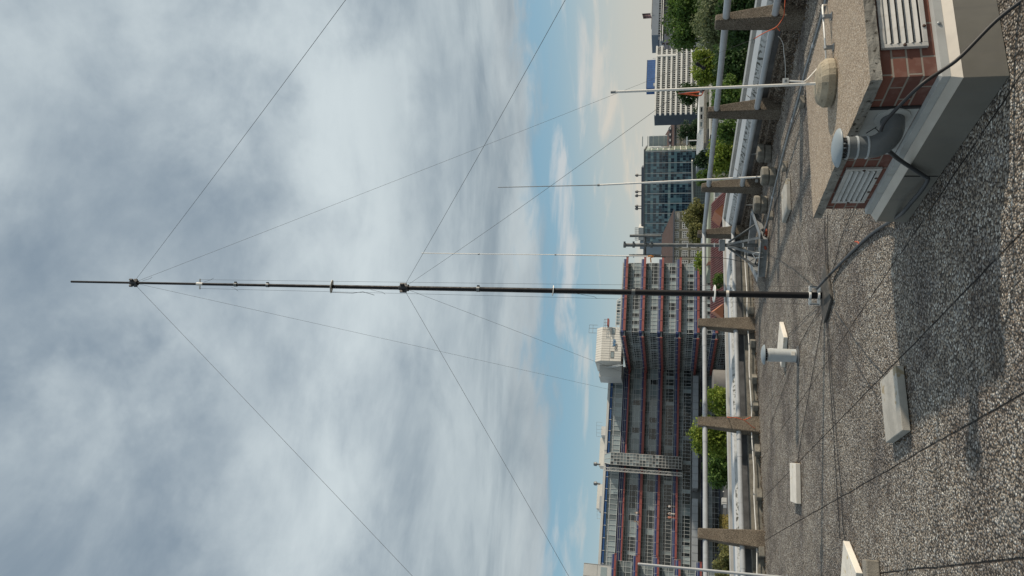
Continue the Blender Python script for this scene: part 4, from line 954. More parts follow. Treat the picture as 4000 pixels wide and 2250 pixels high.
# front left wing
pF = D(2500, 2196, 124.0); pF.z = 0; WF = Wall(pF - E1 * 24, E1); zf = lambda px: zt(px, 2200, 124.0)
m = MB(); WF.bx(m, 0, 23.9, -28, -.3, GZ, zf(2390)); m.build('core', M_SLAB, office)
for k in range(6):
    rb = 2409 + 83 * k
    walkway_floor(WF, 0, 24.9, zf(rb - 20), zf(rb - 8), zf(rb), 0, office, proj=1.3)
    window_band(WF, 0, 23.9, zf(rb + 60), zf(rb + 27), zf(rb + 1), office, .9, rf=lambda: .4 + random.random() * .5)
m = MB(); WF.bx(m, 0, 23.0, -12, -.35, zf(2389), zf(2281)); pr2 = m.build('plant_room', M_FASC, office)
m = MB()
for i in range(12): WF.bx(m, i * 2 + .9, i * 2 + .95, -.345, -.33, zf(2388), zf(2282))
WF.bx(m, .05, 22.9, -.346, -.331, zf(2335), zf(2334.3)); m.build('panel_joints', M_MULLD, pr2)
m = MB(); WF.pane(m, 20.5, 22.6, -.325, zf(2372), zf(2348), .9); m.build('window', M_GLZ, pr2)
# rooms on the roofs
YP = 155.0; zq = lambda px: zt(px, 1350, YP)
pP = D(2400, 1410, YP); pP.z = 0; WP = Wall(pP, E1); PW = 7.8
pl_o = MB(); zA, zB, zC = zq(2426), zq(2347), zq(2324)
sec = [(0, zA), (0, zB), (-1.1, zC), (-8, zC), (-8, zA)]
vs = [WP.p(0, d, z) for d, z in sec] + [WP.p(PW, d, z) for d, z in sec]
pl_o.add(vs, [(0, 1, 2, 3, 4), (9, 8, 7, 6, 5)] + [(i, 5 + i, 5 + (i + 1) % 5, (i + 1) % 5) for i in range(5)])
plant = pl_o.build('plant_room', M_CREAM, office)
m = MB()
for i in range(1, 14):
    u = PW * i / 14; WP.bx(m, u - .02, u + .02, .003, .018, zA, zB); m.hexa([WP.p(u - .02, .004, zB), WP.p(u + .02, .004, zB), WP.p(u + .02, -.02, zB), WP.p(u - .02, -.02, zB), WP.p(u - .02, -1.085, zC + .012), WP.p(u + .02, -1.085, zC + .012), WP.p(u + .02, -1.1, zC), WP.p(u - .02, -1.1, zC)])
WP.bx(m, 0, PW, .004, .016, zq(2381), zq(2380)); m.build('panel_joints', M_MULLD, plant)
for u in (.7, 6.2):
    m = MB(); WP.pane(m, u, u + 1.4, .022, zq(2398), zq(2385), .75); w = m.build('window', M_GLZ, plant)
    m = MB(); WP.bars(m, u, u + 1.4, .023, zq(2398), zq(2385), 1.4, .08, .04, (zq(2398), zq(2385))); m.build('frame', M_MULLD, w)
m = MB(); WP.bx(m, -2.6, -.03, -8, -3.4, zA, zq(2338)); m.build('annex', M_FASC, plant)
rs = random.Random(12); m = MB()
def scr(mb, u, z, pts, r): mb.tube([WP.p(u + a, .045, z + b) for a, b in pts], r, 5)
g0 = zq(2402)
for i in range(4): scr(m, 3.4 + i * .40, g0 - .1, [(0, .75), (.12, .0), (.22, .7), (.30, .1), (.36, .55)] if i % 2 == 0 else [(.05, .1), (0, .6), (.25, .7), (.28, .2), (.05, .3)], .05)
m.build('blue_graffiti', mat('blue_paint', (.06, .22, .42), .6), plant)
m = MB()
for i in range(4): scr(m, 2.3 + i * .42, g0 - .45, [(0, .0), (.05, .6), (.35, .65), (.38, .1), (.1, .05), (.3, .45)] if i % 2 else [(0, .5), (.3, .55), (.05, .05), (.4, .0)], .035)
m.build('dark_graffiti', M_MULLD, plant)
m = MB()
WPb = lambda u0, u1, d0, d1, z0, z1: WP.bx(m, u0, u1, d0, d1, z0, z1)
WPb(PW + .1, PW + 1.6, -.2, 1.2, zq(2373), zq(2366)); m.build('red_platform', M_RED, plant)
m = MB()
for u in (PW + .1, PW + .8, PW + 1.6, PW - 1.0):
    WP.bx(m, u - .03, u + .03, .6, .66, zq(2366), zq(2352)); 
for z in (zq(2353), zq(2359)): WP.bx(m, PW - 1.0, PW + 1.6, .605, .655, z - .03, z + .03)
for u in (PW - .9, PW + .2, PW + 1.0): WP.bx(m, u - .03, u + .03, -1.6, -1.54, zC, zC + 1.9)
WP.bx(m, PW - .9, PW + 1.0, -1.595, -1.545, zC + 1.85, zC + 1.9); WP.bx(m, PW - .9, PW + 1.0, -1.595, -1.545, zC + 1.0, zC + 1.05); m.build('platform_rail', M_MULLD, plant)
# clerestory on the sunny wing
m = MB(); WR2 = Wall(D(2420, 1270, 152), E1); c0_, c1_ = zt(2423, 1220, 152), zt(2406, 1220, 152)
WR2.grid(m, 0, 5.6, 0, c0_, c1_, .7, -.3); cl_o = m.build('clerestory', M_GLZ, office)
m = MB(); WR2.bars(m, 0, 5.6, .0, c0_, c1_, .7, .12, .1, (c0_, c1_)); m.tube([WR2.p(0, .05, c1_), WR2.p(-1.8, .05, c0_ - .3)], .09, 5); m.tube([WR2.p(5.6, .05, c1_), WR2.p(6.3, .05, c0_)], .09, 5); m.build('clerestory_frame', M_FASC, cl_o)
# roof plant along the long wing
def roofbox(y0, y1, p0, p1, mt, name, dep=4, Y=160, kids=None):
    a, b = D(p0, y1, Y), D(p0, y0, Y); w_ = Wall(V((a.x, a.y, 0)), E1); L_ = abs((b - a).dot(E1)); m = MB(); w_.bx(m, 0, L_, -dep, 0, zt(p0, (y0 + y1) / 2, Y) - .4, zt(p1, (y0 + y1) / 2, Y)); return m.build(name, mt, office), w_, L_
roofbox(1700, 1820, 2358, 2340, M_CREAM, 'roof_room'); roofbox(1885, 1988, 2356, 2330, M_CREAM, 'roof_room'); roofbox(1935, 2000, 2360, 2340, M_ZINC, 'roof_duct', 3, 157); roofbox(1662, 1700, 2358, 2348, M_FASC, 'roof_room')
for y, p in ((1814, 2322), (1890, 2322)):
    a = D(2345, y, 159); r = .75; r = .45; zz = zt(p + 4, y, 159); m = MB(); m.lathe([(.2, zt(2345, y, 159)), (.2, zz - .4), (r, zz - .3), (r, zz + .2), (.3, zz + .4), (0, zz + .45)], V((a.x, a.y, 0)), 12); m.build('roof_fan', M_STEELD, office)
m = MB()
for y in range(1650, 1720, 14): a = D(2352, y, 156); m.tube([a, a + ZV * 1.2], .03, 4)
for y in range(1985, 2040, 14): a = D(2352, y, 156); m.tube([a, a + ZV * 1.1], .03, 4)
m.tube([D(2352, 1650, 156) + ZV * 1.2, D(2352, 1706, 156) + ZV * 1.2], .03, 4); m.tube([D(2352, 1985, 156) + ZV * 1.1, D(2352, 2027, 156) + ZV * 1.1], .03, 4); m.build('roof_rail', M_FASC, office)
# rescue stairs seen as a thin diagonal under the plant room
m = MB(); a, b = D(2440, 1425, 152), D(2380, 1437, 158); m.tube([a, b], .08, 5); m.tube([a + ZV * 1, b + ZV * 1], .05, 5)
for i in range(9): q_ = a.lerp(b, i / 8); m.tube([q_, q_ + ZV], .03, 4)
m.build('roof_steps', M_MULL, office)

# low annex roof in front of the long wing
AZ = -8.0
def flatroof(name, lab, cat, pxs, z, mt, wall, parapet=.0):
    P = [G(x, y, z) for x, y in pxs]; c = sum(P, V((0, 0, 0))) / len(P); t = thing(name, V((c.x, c.y, GZ)), lab, cat)
    m = MB(); m.prism([(p.x, p.y) for p in P], z - .25, z); m.build('flat_roof', mt, t)
    m = MB(); c2 = V((c.x, c.y, 0)); m.prism([((V((p.x, p.y, 0)) - c2) * .985 + c2)[:2] for p in P], GZ, z - .252); m.build('wall', wall, t); return t
ann = flatroof('low_building', 'low building with a dark flat felt roof in front of the office block', 'building', [(2990, 2330), (2990, 1480), (2751, 1480), (2757, 2330)], AZ, M_ASPH, M_SLAB)
bx0 = G(2838, 1952, AZ)
sk = thing('roof_hatch', bx0, 'small white two-part box standing on the dark flat roof of the low building', 'roof box')
s_ = bx0.y / FPX
MB().box(bx0 + V((-.35, 0, .42)), (1.15, 1.3, .84), E1).build('box', M_FASC, sk, bevel=.03); MB().box(bx0 + V((-1.0, -.5, .3)), (.9, .8, .55), E1).build('hood', M_ZINC, sk, bevel=.03); MB().box(bx0 + V((-.3, -.70, .42)), (.04, .05, .8), E1).build('seam', M_MULLD, sk)
for i, (x, y, lab) in enumerate(((2828, 1921, 'tiny white roof vent on the dark flat roof, nearest the white box'), (2805, 1989, 'tiny white roof vent on the dark flat roof, between two others'), (2803, 2006, 'tiny white roof vent on the dark flat roof behind the box'), (2783, 2024, 'tiny white roof vent on the dark flat roof, farthest from the railing'), (2767, 2067, 'tiny white roof vent on the dark flat roof, nearest the left railing post'))):
    tag(MB().lathe([(.12, 0), (.13, .12), (.08, .2), (0, .22)], G(x, y, AZ), 10).build('roof_vent', M_FASC), lab, 'roof vent', 'roof vents of the low building')
a, b = G(2790, 2152, AZ), G(2790, 2095, AZ); wv = Wall(V((a.x, a.y, 0)), V((1, .1, 0))); m = MB(); L_ = (b - a).length; wv.bx(m, 0, L_, -.4, 0, AZ, zt(2760, 2120, a.y)); w = m.build('screen_wall', M_ZINC); tag(w, 'pale sheet-clad screen wall standing on the dark flat roof at the left', 'wall')
# curved stair drum
dc = G(2838, 1515, AZ); rD = 3.3
dm = thing('stair_drum', dc, 'round grey concrete stair drum with a white panel, half hidden behind the right-hand leafy tree', 'stair tower')
zc_ = zt(2785, 1560, dc.y)
MB().lathe([(rD, 0), (rD, max(1.2, zc_ - AZ)), (rD - .2, max(1.3, zc_ - AZ + .1)), (0, max(1.3, zc_ - AZ + .1))], dc, 40).build('drum', mat('drum_concrete', (.16, .155, .15), .9, var=.15, vscale=.6), dm)
pw = D(2825, 1535, dc.y - rD - .1); m = MB(); m.box(pw, (1.6, .1, 1.3)); pn = m.build('panel', M_FASC, dm); MB().box(pw + V((.25, -.06, 0)), (.06, .04, 1.28)).build('panel_joint', M_MULLD, pn)

# people out on the walkways of the long wing
def skin_mesh(name, pts, edges, mt, parent, sub=1):
    org = ORG[parent.name]; me = bpy.data.meshes.new(name); me.from_pydata([V(p[:3]) for p in pts], edges, []); me.update(); me.materials.append(mt)
    o = bpy.data.objects.new(name, me); COL.objects.link(o); o.parent = parent; ORG[o.name] = org; o['_o'] = tuple(org)
    sk = o.modifiers.new('skin', 'SKIN'); sk.use_smooth_shade = True
    lay = me.skin_vertices[0] if me.skin_vertices else None
    if lay is None:
        bm = bmesh.new(); bm.from_mesh(me); bm.verts.layers.skin.verify(); bm.to_mesh(me); bm.free(); lay = me.skin_vertices[0]
    for i, p in enumerate(pts):
        r = p[3] if len(p) > 3 else .06; lay.data[i].radius = (r, r); lay.data[i].use_root = (i == 0)
    s = o.modifiers.new('sub', 'SUBSURF'); s.levels = sub; s.render_levels = sub
    return o
M_SKIN = mat('skin', (.42, .25, .17), .6)
def person(loc, face, sitting, lab, shirt, legs, hairc):
    t = thing('person', loc, lab, 'person', 'people on the office walkways')
    ca, sa = math.cos(face), math.sin(face); Rt = lambda x, y, z: (x * ca - y * sa, x * sa + y * ca, z)
    if sitting:
        J = dict(p=(0, 0, .16, .13), w=(0, .02, .34, .12), c=(0, .03, .52, .14), n=(0, .01, .66, .06), h0=(0, -.01, .76, .085), h1=(0, -.01, .88, .085), sL=(-.18, .03, .58, .06), eL=(-.26, -.04, .36, .045), hL=(-.2, -.26, .30, .035), fL=(-.19, -.33, .29, .025), sR=(.18, .03, .58, .06), eR=(.28, .0, .36, .045), hR=(.24, -.2, .25, .035), fR=(.23, -.28, .24, .025),
                 hpL=(-.10, 0, .14, .10), kL=(-.14, -.40, .32, .07), aL=(-.15, -.52, .05, .05), tL=(-.15, -.66, .03, .04), hpR=(.10, 0, .14, .10), kR=(.16, -.44, .20, .07), aR=(.18, -.82, .08, .05), tR=(.18, -.9, .14, .04))
    else:
        J = dict(p=(0, 0, .95, .14), w=(0, 0, 1.1, .125), c=(0, 0, 1.3, .15), n=(0, 0, 1.47, .06), h0=(0, -.01, 1.56, .085), h1=(0, -.01, 1.68, .085), sL=(-.19, 0, 1.40, .065), eL=(-.26, -.03, 1.12, .048), hL=(-.20, -.24, 1.08, .036), fL=(-.18, -.32, 1.08, .026), sR=(.19, 0, 1.40, .065), eR=(.27, .0, 1.12, .048), hR=(.25, -.14, .90, .036), fR=(.25, -.18, .82, .026),
                 hpL=(-.10, 0, .90, .11), kL=(-.11, -.03, .5, .075), aL=(-.12, .02, .09, .05), tL=(-.12, -.15, .04, .04), hpR=(.10, 0, .90, .11), kR=(.12, -.02, .5, .075), aR=(.13, .03, .09, .05), tR=(.13, -.14, .04, .04))
    ks = list(J); P = [(*Rt(*J[k][:3]), J[k][3]) for k in ks]; ix = {k: i for i, k in enumerate(ks)}
    E = [('p', 'w'), ('w', 'c'), ('c', 'n'), ('n', 'h0'), ('h0', 'h1'), ('c', 'sL'), ('sL', 'eL'), ('eL', 'hL'), ('hL', 'fL'), ('c', 'sR'), ('sR', 'eR'), ('eR', 'hR'), ('hR', 'fR'), ('p', 'hpL'), ('hpL', 'kL'), ('kL', 'aL'), ('aL', 'tL'), ('p', 'hpR'), ('hpR', 'kR'), ('kR', 'aR'), ('aR', 'tR')]
    skin_mesh('body', P, [(ix[a], ix[b]) for a, b in E], M_SKIN, t)
    def sub_(name, keys, es, grow, mt):
        q = [(*Rt(*J[k][:3]), J[k][3] + grow) for k in keys]; skin_mesh(name, q, [(keys.index(a), keys.index(b)) for a, b in es], mt, t)
    sub_('shirt', ['w', 'c', 'sL', 'eL', 'sR', 'eR', 'p'], [('w', 'c'), ('c', 'sL'), ('sL', 'eL'), ('c', 'sR'), ('sR', 'eR'), ('w', 'p')], .02, mat('shirt', shirt, .8))
    sub_('trousers', ['p', 'hpL', 'kL', 'aL', 'hpR', 'kR', 'aR'], [('p', 'hpL'), ('hpL', 'kL'), ('kL', 'aL'), ('p', 'hpR'), ('hpR', 'kR'), ('kR', 'aR')], .018, mat('trousers', legs, .85))
    h = V(Rt(*J['h1'][:3])) + loc; MB().lathe([(.0, .13), (.07, .11), (.105, .04), (.10, -.05), (.06, -.1)], h + V(Rt(0, .02, .0)), 12).build('hair', mat('hair', hairc, .7), t)
def onwalk(y, zpx):
    """stand on the walkway of the long wing at an image column"""
    d = sight(zpx, y); p0 = WL.p(0, .7, 0); tt = (p0 - EYE).dot(WL.n) / d.dot(WL.n); p = EYE + d * tt; return p
for y, k, sit, fc, lab, sh, lg, hr in ((1977, 3, False, .3, 'person in a white shirt and dark trousers standing alone on the lower walkway', (.75, .75, .73), (.04, .04, .05), (.05, .03, .02)),
        (2006, 3, False, -.4, 'person dressed all in white standing on the lower walkway, middle of the three', (.78, .77, .74), (.70, .69, .66), (.03, .02, .02)),
        (2020, 3, False, .9, 'person in a reddish brown outfit standing behind the one in white', (.32, .13, .10), (.28, .10, .08), (.06, .03, .02)),
        (2014, 1, True, .6, 'person in a pale shirt sitting on the upper walkway, nearer the lift shaft', (.55, .52, .52), (.10, .09, .10), (.12, .08, .05)),
        (2048, 1, True, -1.0, 'person with bare arms and dark top sitting on the upper walkway, leaning left', (.05, .05, .06), (.42, .36, .33), (.25, .14, .06))):
    p = onwalk(y, 2600); p.z = zl(fl[k][1]) - .03
    person(p, fc, sit, lab, sh, lg, hr)
# ------------------------------------------------------------------ the far buildings on the right
# white slab tower with a blue box on its roof
TY = 470.0; ztw = lambda px: zt(px, 320, TY)
T0 = D(2640, 438, TY); TE = V((.94, .342, 0)); WT = Wall(V((T0.x, T0.y, 0)), TE); TL = 52.0
tower = thing('tower_block', V((T0.x, T0.y, GZ)), 'tall white slab tower with bands of windows and a blue box on its roof', 'tower')
M_TW = mat('white_spandrel', (.78, .775, .745), .6, var=.05, vscale=.2)
M_TG = glass_mat('tower_glass', (.012, .014, .016), (.12, .14, .14), .12, (.5, 1.0))
m = MB(); WT.bx(m, 0, TL, -14.5, -.6, GZ, ztw(2558)); m.build('core', M_WALLD, tower)
m = MB(); WT.bx(m, -.15, .0, -14.6, -.3, GZ, ztw(2557)); m.build('end_wall', mat('blue_grey_end_wall', (.085, .105, .135), .8, var=.04, vscale=.1), tower)  # shade on the end turned from the sun, painted as dark blue-grey
for k in range(9):
    a = 2557 + 20.1 * k
    m = MB(); WT.bx(m, -2.0, TL + .4, -.5, .5, ztw(a + 7.2), ztw(a)); m.build('white_band', M_TW, tower)
    m = MB(); WT.grid(m, 0, TL, -.45, ztw(a + 20), ztw(a + 7.3), .85, 0, lambda: random.random()); wb = m.build('window_band', M_TG, tower)
    m = MB(); WT.bars(m, 0, TL, -.44, ztw(a + 20), ztw(a + 7.3), 1.7, .22, .25, (ztw(a + 11.5),)); m.build('mullions', M_TW, wb)
m = MB(); WT.bx(m, TL - 8.3, TL - 6.8, -.4, .62, GZ + 20, ztw(2560)); m.build('white_pier', M_TW, tower)
b0 = D(2558, 343, TY + 8); WB = Wall(V((b0.x, b0.y, 0)), TE); bl = 22.4
m = MB(); WB.bx(m, 0, bl, -7, 0, ztw(2560), zt(2525, 290, TY + 8)); bb = m.build('blue_roof_box', mat('blue_cladding', (.02, .10, .30), .5, var=.08, vscale=.3), tower)
m = MB()
for i in range(13): WB.bx(m, .9 + i * 1.7, .98 + i * 1.7, .003, .03, ztw(2557), zt(2526, 290, TY + 8))
WB.bx(m, 0, bl, .003, .05, zt(2526, 290, TY + 8), zt(2524.5, 290, TY + 8)); m.build('cladding_ribs', M_WALLD, bb)
m = MB(); WB.bx(m, .6, 2.6, .5, 1.6, ztw(2558), ztw(2551)); WB.bx(m, bl + 1, bl + 1.3, 0, .3, ztw(2558), ztw(2545)); m.build('roof_kit', M_FASC, tower)
WP2 = Wall(WT.p(TL * .86, 3.0, 0), TE); m = MB(); WP2.bx(m, 0, 13, -6, 0, GZ, ztw(2705)); m.build('grey_podium', M_ZINC, tower)
m = MB()
for i in range(4): WP2.bx(m, 1 + i * 3, 2.6 + i * 3, .003, .02, GZ + 4, ztw(2709))
m.build('podium_windows', M_TG, tower)

# glass office
M_HBL = mat('pale_blue_render', (.30, .35, .40), .7, var=.06, vscale=.2)
GY = 420.0; zg = lambda px: zt(px, 760, GY)
EG = V((.9659, -.2588, 0)); g0 = D(2600, 944, GY + 13); WG = Wall(V((g0.x, g0.y, 0)), EG)
gR = D(2600, 587, 1.0); 
def u_at(W, y, px=2620): 
    d = sight(px, y); t = (W.p0 - EYE).dot(W.n) / d.dot(W.n); return ((EYE + d * t) - W.p0).dot(W.e)
GL = u_at(WG, 586); zg = lambda px: (lambda p: p.z)(EYE + sight(px, 760) * ((WG.p0 - EYE).dot(WG.n) / sight(px, 760).dot(WG.n)))
glassb = thing('glass_building', V((g0.x, g0.y, GZ)), 'dark blue-green glass office building with pale vertical fins', 'office building')
M_CG = glass_mat('curtain_glass', (.010, .026, .045), (.16, .27, .30), .05, (.25, 1.0), .9)
M_CG2 = glass_mat('spandrel_glass', (.10, .19, .23), (.32, .42, .40), .12, (.1, 1.0), .8)  # paler upper panes, sky reflection mixed into the colour
M_CGS = glass_mat('side_glass', (.12, .20, .17), (.42, .45, .33), .15, (.1, 1.0), .6)
m = MB(); WG.bx(m, .1, GL - .1, -33, -.2, GZ, zg(2518)); m.build('core', M_WALLD, glassb)
for k in range(9):
    a = 2518 + 22.7 * k
    m = MB(); WG.grid(m, 0, GL, 0, zg(a + 22.7), zg(a + 10), 1.55, 0, lambda: random.random() if random.random() < .35 else random.random() * .3); wb = m.build('window_band', M_CG, glassb)
    tone = .25 + .5 * random.random()
    m = MB(); WG.grid(m, 0, GL, 0, zg(a + 10), zg(a), 1.55, 0, lambda: min(1, max(0, tone + random.uniform(-.35, .45)))); m.build('spandrel_panes', M_CG2 if k < 2 or k == 4 else M_CG, wb)
    m = MB(); WG.bars(m, 0, GL, .004, zg(a + 22.7), zg(a), 1.55, .09, .06, (zg(a), zg(a + 10))); m.build('mullions', mat('blue_mullion', (.14, .26, .34), .5), wb)
    m = MB(); n = 10
    for i in range(n): m.quad(WG.p(GL, -33 * i / n, zg(a + 22.7)), WG.p(GL, -33 * (i + 1) / n, zg(a + 22.7)), WG.p(GL, -33 * (i + 1) / n, zg(a)), WG.p(GL, -33 * i / n, zg(a)))
    sb_ = m.build('side_window_band', M_CGS, glassb)
    m = MB(); m.hexa([WG.p(GL + .01, 0, zg(a) - .25), WG.p(GL + .12, 0, zg(a) - .25), WG.p(GL + .12, -33, zg(a) - .25), WG.p(GL + .01, -33, zg(a) - .25), WG.p(GL + .01, 0, zg(a)), WG.p(GL + .12, 0, zg(a)), WG.p(GL + .12, -33, zg(a)), WG.p(GL + .01, -33, zg(a))]); m.build('side_rail', M_TW, sb_)
for y in (590, 635, 676, 715, 755, 794, 833, 872, 912): 
    u = u_at(WG, y); m = MB(); WG.bx(m, u - .18, u + .18, .07, .55, zg(2722), zg(2517)); m.build('white_fin', M_FASC, glassb)
m = MB(); WG.bx(m, -.3, GL + .8, -34, .9, zg(2518) + .02, zg(2514)); m.build('roof_edge', M_SLAB, glassb)
u0, u1 = u_at(WG, 905), u_at(WG, 655); m = MB(); WG.bx(m, u0, u1, -18, -6, zg(2514), zg(2503)); m.build('roof_storey', M_WALLD, glassb)
m = MB()
for y in (688, 754, 770, 812, 822): u = u_at(WG, y); m.lathe([(.3, 0), (.3, 2.0), (.9, 2.1), (.9, 3.2), (.4, 3.9), (0, 4)], WG.p(u, -8, zg(2503) - .1), 8)
m.build('roof_vents', M_MULLD, glassb)
u0, u1 = u_at(WG, 940), u_at(WG, 890); m = MB(); WG.bx(m, u0, u1, -14, -1, zg(2513.8), zg(2494)); rl = m.build('roof_plant', M_FASC, glassb)
m = MB(); WG.bars(m, u0, u1, -.9, zg(2494), zg(2481), 1.4, .16, .12, (zg(2481), zg(2485), zg(2489))); m.build('roof_rail', M_MULLD, rl)
m = MB(); WG.bx(m, -8.5, -.2, -22, -2, GZ, zg(2520)); WG.bx(m, -5, -.25, -21, -1.9, zg(2520) + .01, zg(2500)); m.build('rear_block', M_HBL, glassb)
u1 = u_at(WG, 565); m = MB(); WG.bx(m, GL + 1, GL + 7, -30, -22, zg(2600), zg(2528)); m.build('rear_ducts', M_ZINC, glassb)
m = MB()
for z in range(5): WG.bx(m, GL + 1, GL + 7, -21.99, -21.9, zg(2590) + z * 3.2, zg(2590) + z * 3.2 + .5)
m.build('duct_ribs', M_FASC, glassb)
# low link with sloping roof at the foot of the glass office
WLk = Wall(WG.p(u_at(WG, 830), 9, 0), EG); lk = u_at(WG, 632) - u_at(WG, 830)
lnk = thing('link_building', WLk.p(0, 0, GZ), 'low dark link building with a pale roof edge below the glass office', 'building')
zk = lambda px: zt(px, 730, WLk.p0.y)
m = MB(); WLk.bx(m, 0, lk, -8, 0, GZ, zk(2706)); m.build('body', M_TG, lnk)
m = MB()
vs = [WLk.p(-.5, .7, zk(2712)), WLk.p(lk + 1, .7, zk(2703)), WLk.p(lk + 1, -8, zk(2703)), WLk.p(-.5, -8, zk(2712)), WLk.p(-.5, .7, zk(2705)), WLk.p(lk + 1, .7, zk(2699)), WLk.p(lk + 1, -8, zk(2699)), WLk.p(-.5, -8, zk(2705))]
m.hexa(vs); m.build('roof', M_CREAM, lnk)
m = MB(); WLk.bars(m, 0, lk, .01, GZ, zk(2713), 1.6, .15, .1, [zk(2720), zk(2728), zk(2736)]); m.build('glazing_bars', mat('green_grey_bars', (.15, .22, .20), .5), lnk)

def stone_house(name, lab, y0, y1, Y, E, ridge, eave, hipL, hipR, rows, win, wcol, rcol, dormers=(), step=None):
    a = D(eave, y1, Y); W = Wall(V((a.x, a.y, 0)), E); U = lambda y: u_at(W, y, eave); L_ = U(y0); ym = (y0 + y1) / 2
    zz = lambda px: (EYE + sight(px, ym) * ((W.p0 - EYE).dot(W.n) / sight(px, ym).dot(W.n))).z
    t = thing(name, W.p(L_ / 2, 0, GZ), lab, 'building')
    dep = 16
    m = MB(); W.bx(m, 0, L_, -dep, 0, GZ, zz(eave)); m.build('wall', wcol, t)
    ze, zr_ = zz(eave) + .01, zz(ridge) * (1 + dep / 2 / Y); o = .5
    A = [W.p(-o, o, ze), W.p(L_ + o, o, ze), W.p(L_ + o, -dep - o, ze), W.p(-o, -dep - o, ze), W.p(hipL, -dep / 2, zr_), W.p(L_ - hipR, -dep / 2, zr_)]
    m = MB(); m.add(A, [(0, 1, 5, 4), (1, 2, 5), (2, 3, 4, 5), (3, 0, 4), (3, 2, 1, 0)]); rf = m.build('roof', rcol, t)
    m = MB(); W.bx(m, -o, L_ + o, o, o + .25, ze - .45, ze + .05); m.build('eaves', M_WALLD, rf)
    for y in dormers:
        u = U(y); zd = ze + (zr_ - ze) * .22; d0 = -1.6
        m = MB(); w = 1.3; h = 2.0
        m.add([W.p(u - w, d0 + .9, zd), W.p(u + w, d0 + .9, zd), W.p(u + w, d0 + .9, zd + h * .6), W.p(u, d0 + .9, zd + h), W.p(u - w, d0 + .9, zd + h * .6), W.p(u - w, d0 - 3, zd), W.p(u + w, d0 - 3, zd), W.p(u + w, d0 - 3, zd + h * .6), W.p(u, d0 - 3, zd + h), W.p(u - w, d0 - 3, zd + h * .6)], [(0, 1, 2, 3, 4), (1, 6, 7, 2), (2, 7, 8, 3), (3, 8, 9, 4), (4, 9, 5, 0)])
        dr = m.build('dormer', M_WALLD, rf); m = MB(); W.pane(m, u - .7, u + .7, d0 + .92, zd + .3, zd + h * .6); m.build('pane', M_TW, dr)
    for (ra, rb) in rows:
        n = max(1, round(L_ / win[0])); q = L_ / n
        for i in range(n):
            m = MB(); u0, u1 = i * q + q * (1 - win[1]) / 2, i * q + q * (1 + win[1]) / 2
            W.grid(m, u0, u1, .012, zz(rb), zz(ra), (u1 - u0) / 3, 0, lambda: random.random() * .6); w = m.build('window', M_TG, t)
            m = MB(); W.bars(m, u0, u1, .014, zz(rb), zz(ra), (u1 - u0) / 3, .16, .12, (zz(rb), zz(ra), zz(ra) - (zz(ra) - zz(rb)) * .33, zz(ra) - (zz(ra) - zz(rb)) * .66)); m.build('window_frame', M_TW, w)
    m = MB()
    for (ra, rb) in rows: W.bx(m, 0, L_, .0, .22, zz(rb + 4.5), zz(rb + 2.5))
    for i in range(n + 1): m_ = i * q; W.bx(m, max(0, m_ - .25), min(L_, m_ + .25), .004, .16, GZ, ze - .5)
    m.build('stone_courses', M_STONE, t)
    return W, t
M_STONE = mat('stone_trim', (.36, .335, .27), .85, var=.08, vscale=.4)
M_STONEW = mat('stone_wall', (.30, .275, .215), .85, var=.15, vscale=.3)
M_BROWN = mat('brown_roof_tiles', (.075, .048, .042), .8, var=.12, vscale=.4)
stone_house('stone_building', 'beige stone building with a brown hipped roof in front of the glass office', 826, 1085, 235, V((.985, .17, 0)), 2585, 2629, 9, 6.2, [(2632, 2650), (2665, 2687), (2700, 2720), (2733, 2753)], (3.1, .66), M_STONEW, M_BROWN)
stone_house('dormer_building', 'brown-roofed building with a row of dormers between the white tower and the glass office', 470, 640, 500, V((.98, .2, 0)), 2583, 2633, 12, 12, [(2637, 2652), (2668, 2690)], (3.6, .6), M_STONEW, mat('purple_brown_tiles', (.105, .068, .062), .8, var=.1, vscale=.3), dormers=(499, 523, 545, 568))
# grey-blue hall at the top right with a flag
HY = 520; h0 = D(2600, 134, HY); EH = V((.94, .342, 0)); WH = Wall(V((h0.x, h0.y, 0)), EH); zh = lambda px: (EYE + sight(px, 80) * ((WH.p0 - EYE).dot(WH.n) / sight(px, 80).dot(WH.n))).z
hall = thing('grey_office_building', WH.p(0, 0, GZ), 'far blue-grey office building with a flat roof behind the big trees', 'office building')
M_HB = mat('blue_grey_cladding', (.17, .21, .26), .6, var=.06, vscale=.2)
HL = u_at(WH, -60)
m = MB(); WH.bx(m, 0, HL, -20, 0, zh(2573), zh(2547)); m.build('attic_wall', M_HB, hall)
m = MB(); WH.bx(m, -4, HL, -22, -.5, GZ, zh(2573.2)); m.build('core', M_WALLD, hall)
m = MB(); WH.bx(m, -6.5, HL, -.6, 1.5, zh(2591), zh(2588)); WH.bx(m, -6.5, HL, -.6, 1.2, zh(2583), zh(2581.5)); m.build('floor_bands', M_TW, hall)
m = MB(); WH.bx(m, -11, -4.1, -20, 0, GZ, zh(2579)); m.build('stair_block', M_HB, hall)
for a, b in ((2573.5, 2581), (2592, 2608), (2612, 2628)):
    m = MB(); WH.grid(m, 0, HL, -.4, zh(b), zh(a), 2.2); wb = m.build('window_band', M_TG, hall); m = MB(); WH.bars(m, 0, HL, -.38, zh(b), zh(a), 2.2, .35, .3); m.build('mullions', M_HB, wb)
m = MB(); WH.bx(m, HL * .30, HL, -10, -5, zh(2547), zh(2543)); m.build('roof_curb', M_MULLD, hall)
fp = D(2547, 51, HY + 6); fl_ = thing('flag', fp, 'flag on a short pole on the roof of the far blue-grey building', 'flag')
ft = D(2508, 56, HY + 6); MB().tube([fp - ZV * 1, V((fp.x, fp.y, ft.z))], .09, 6).build('flagpole', M_MULLD, fl_)
m = MB(); n = 8
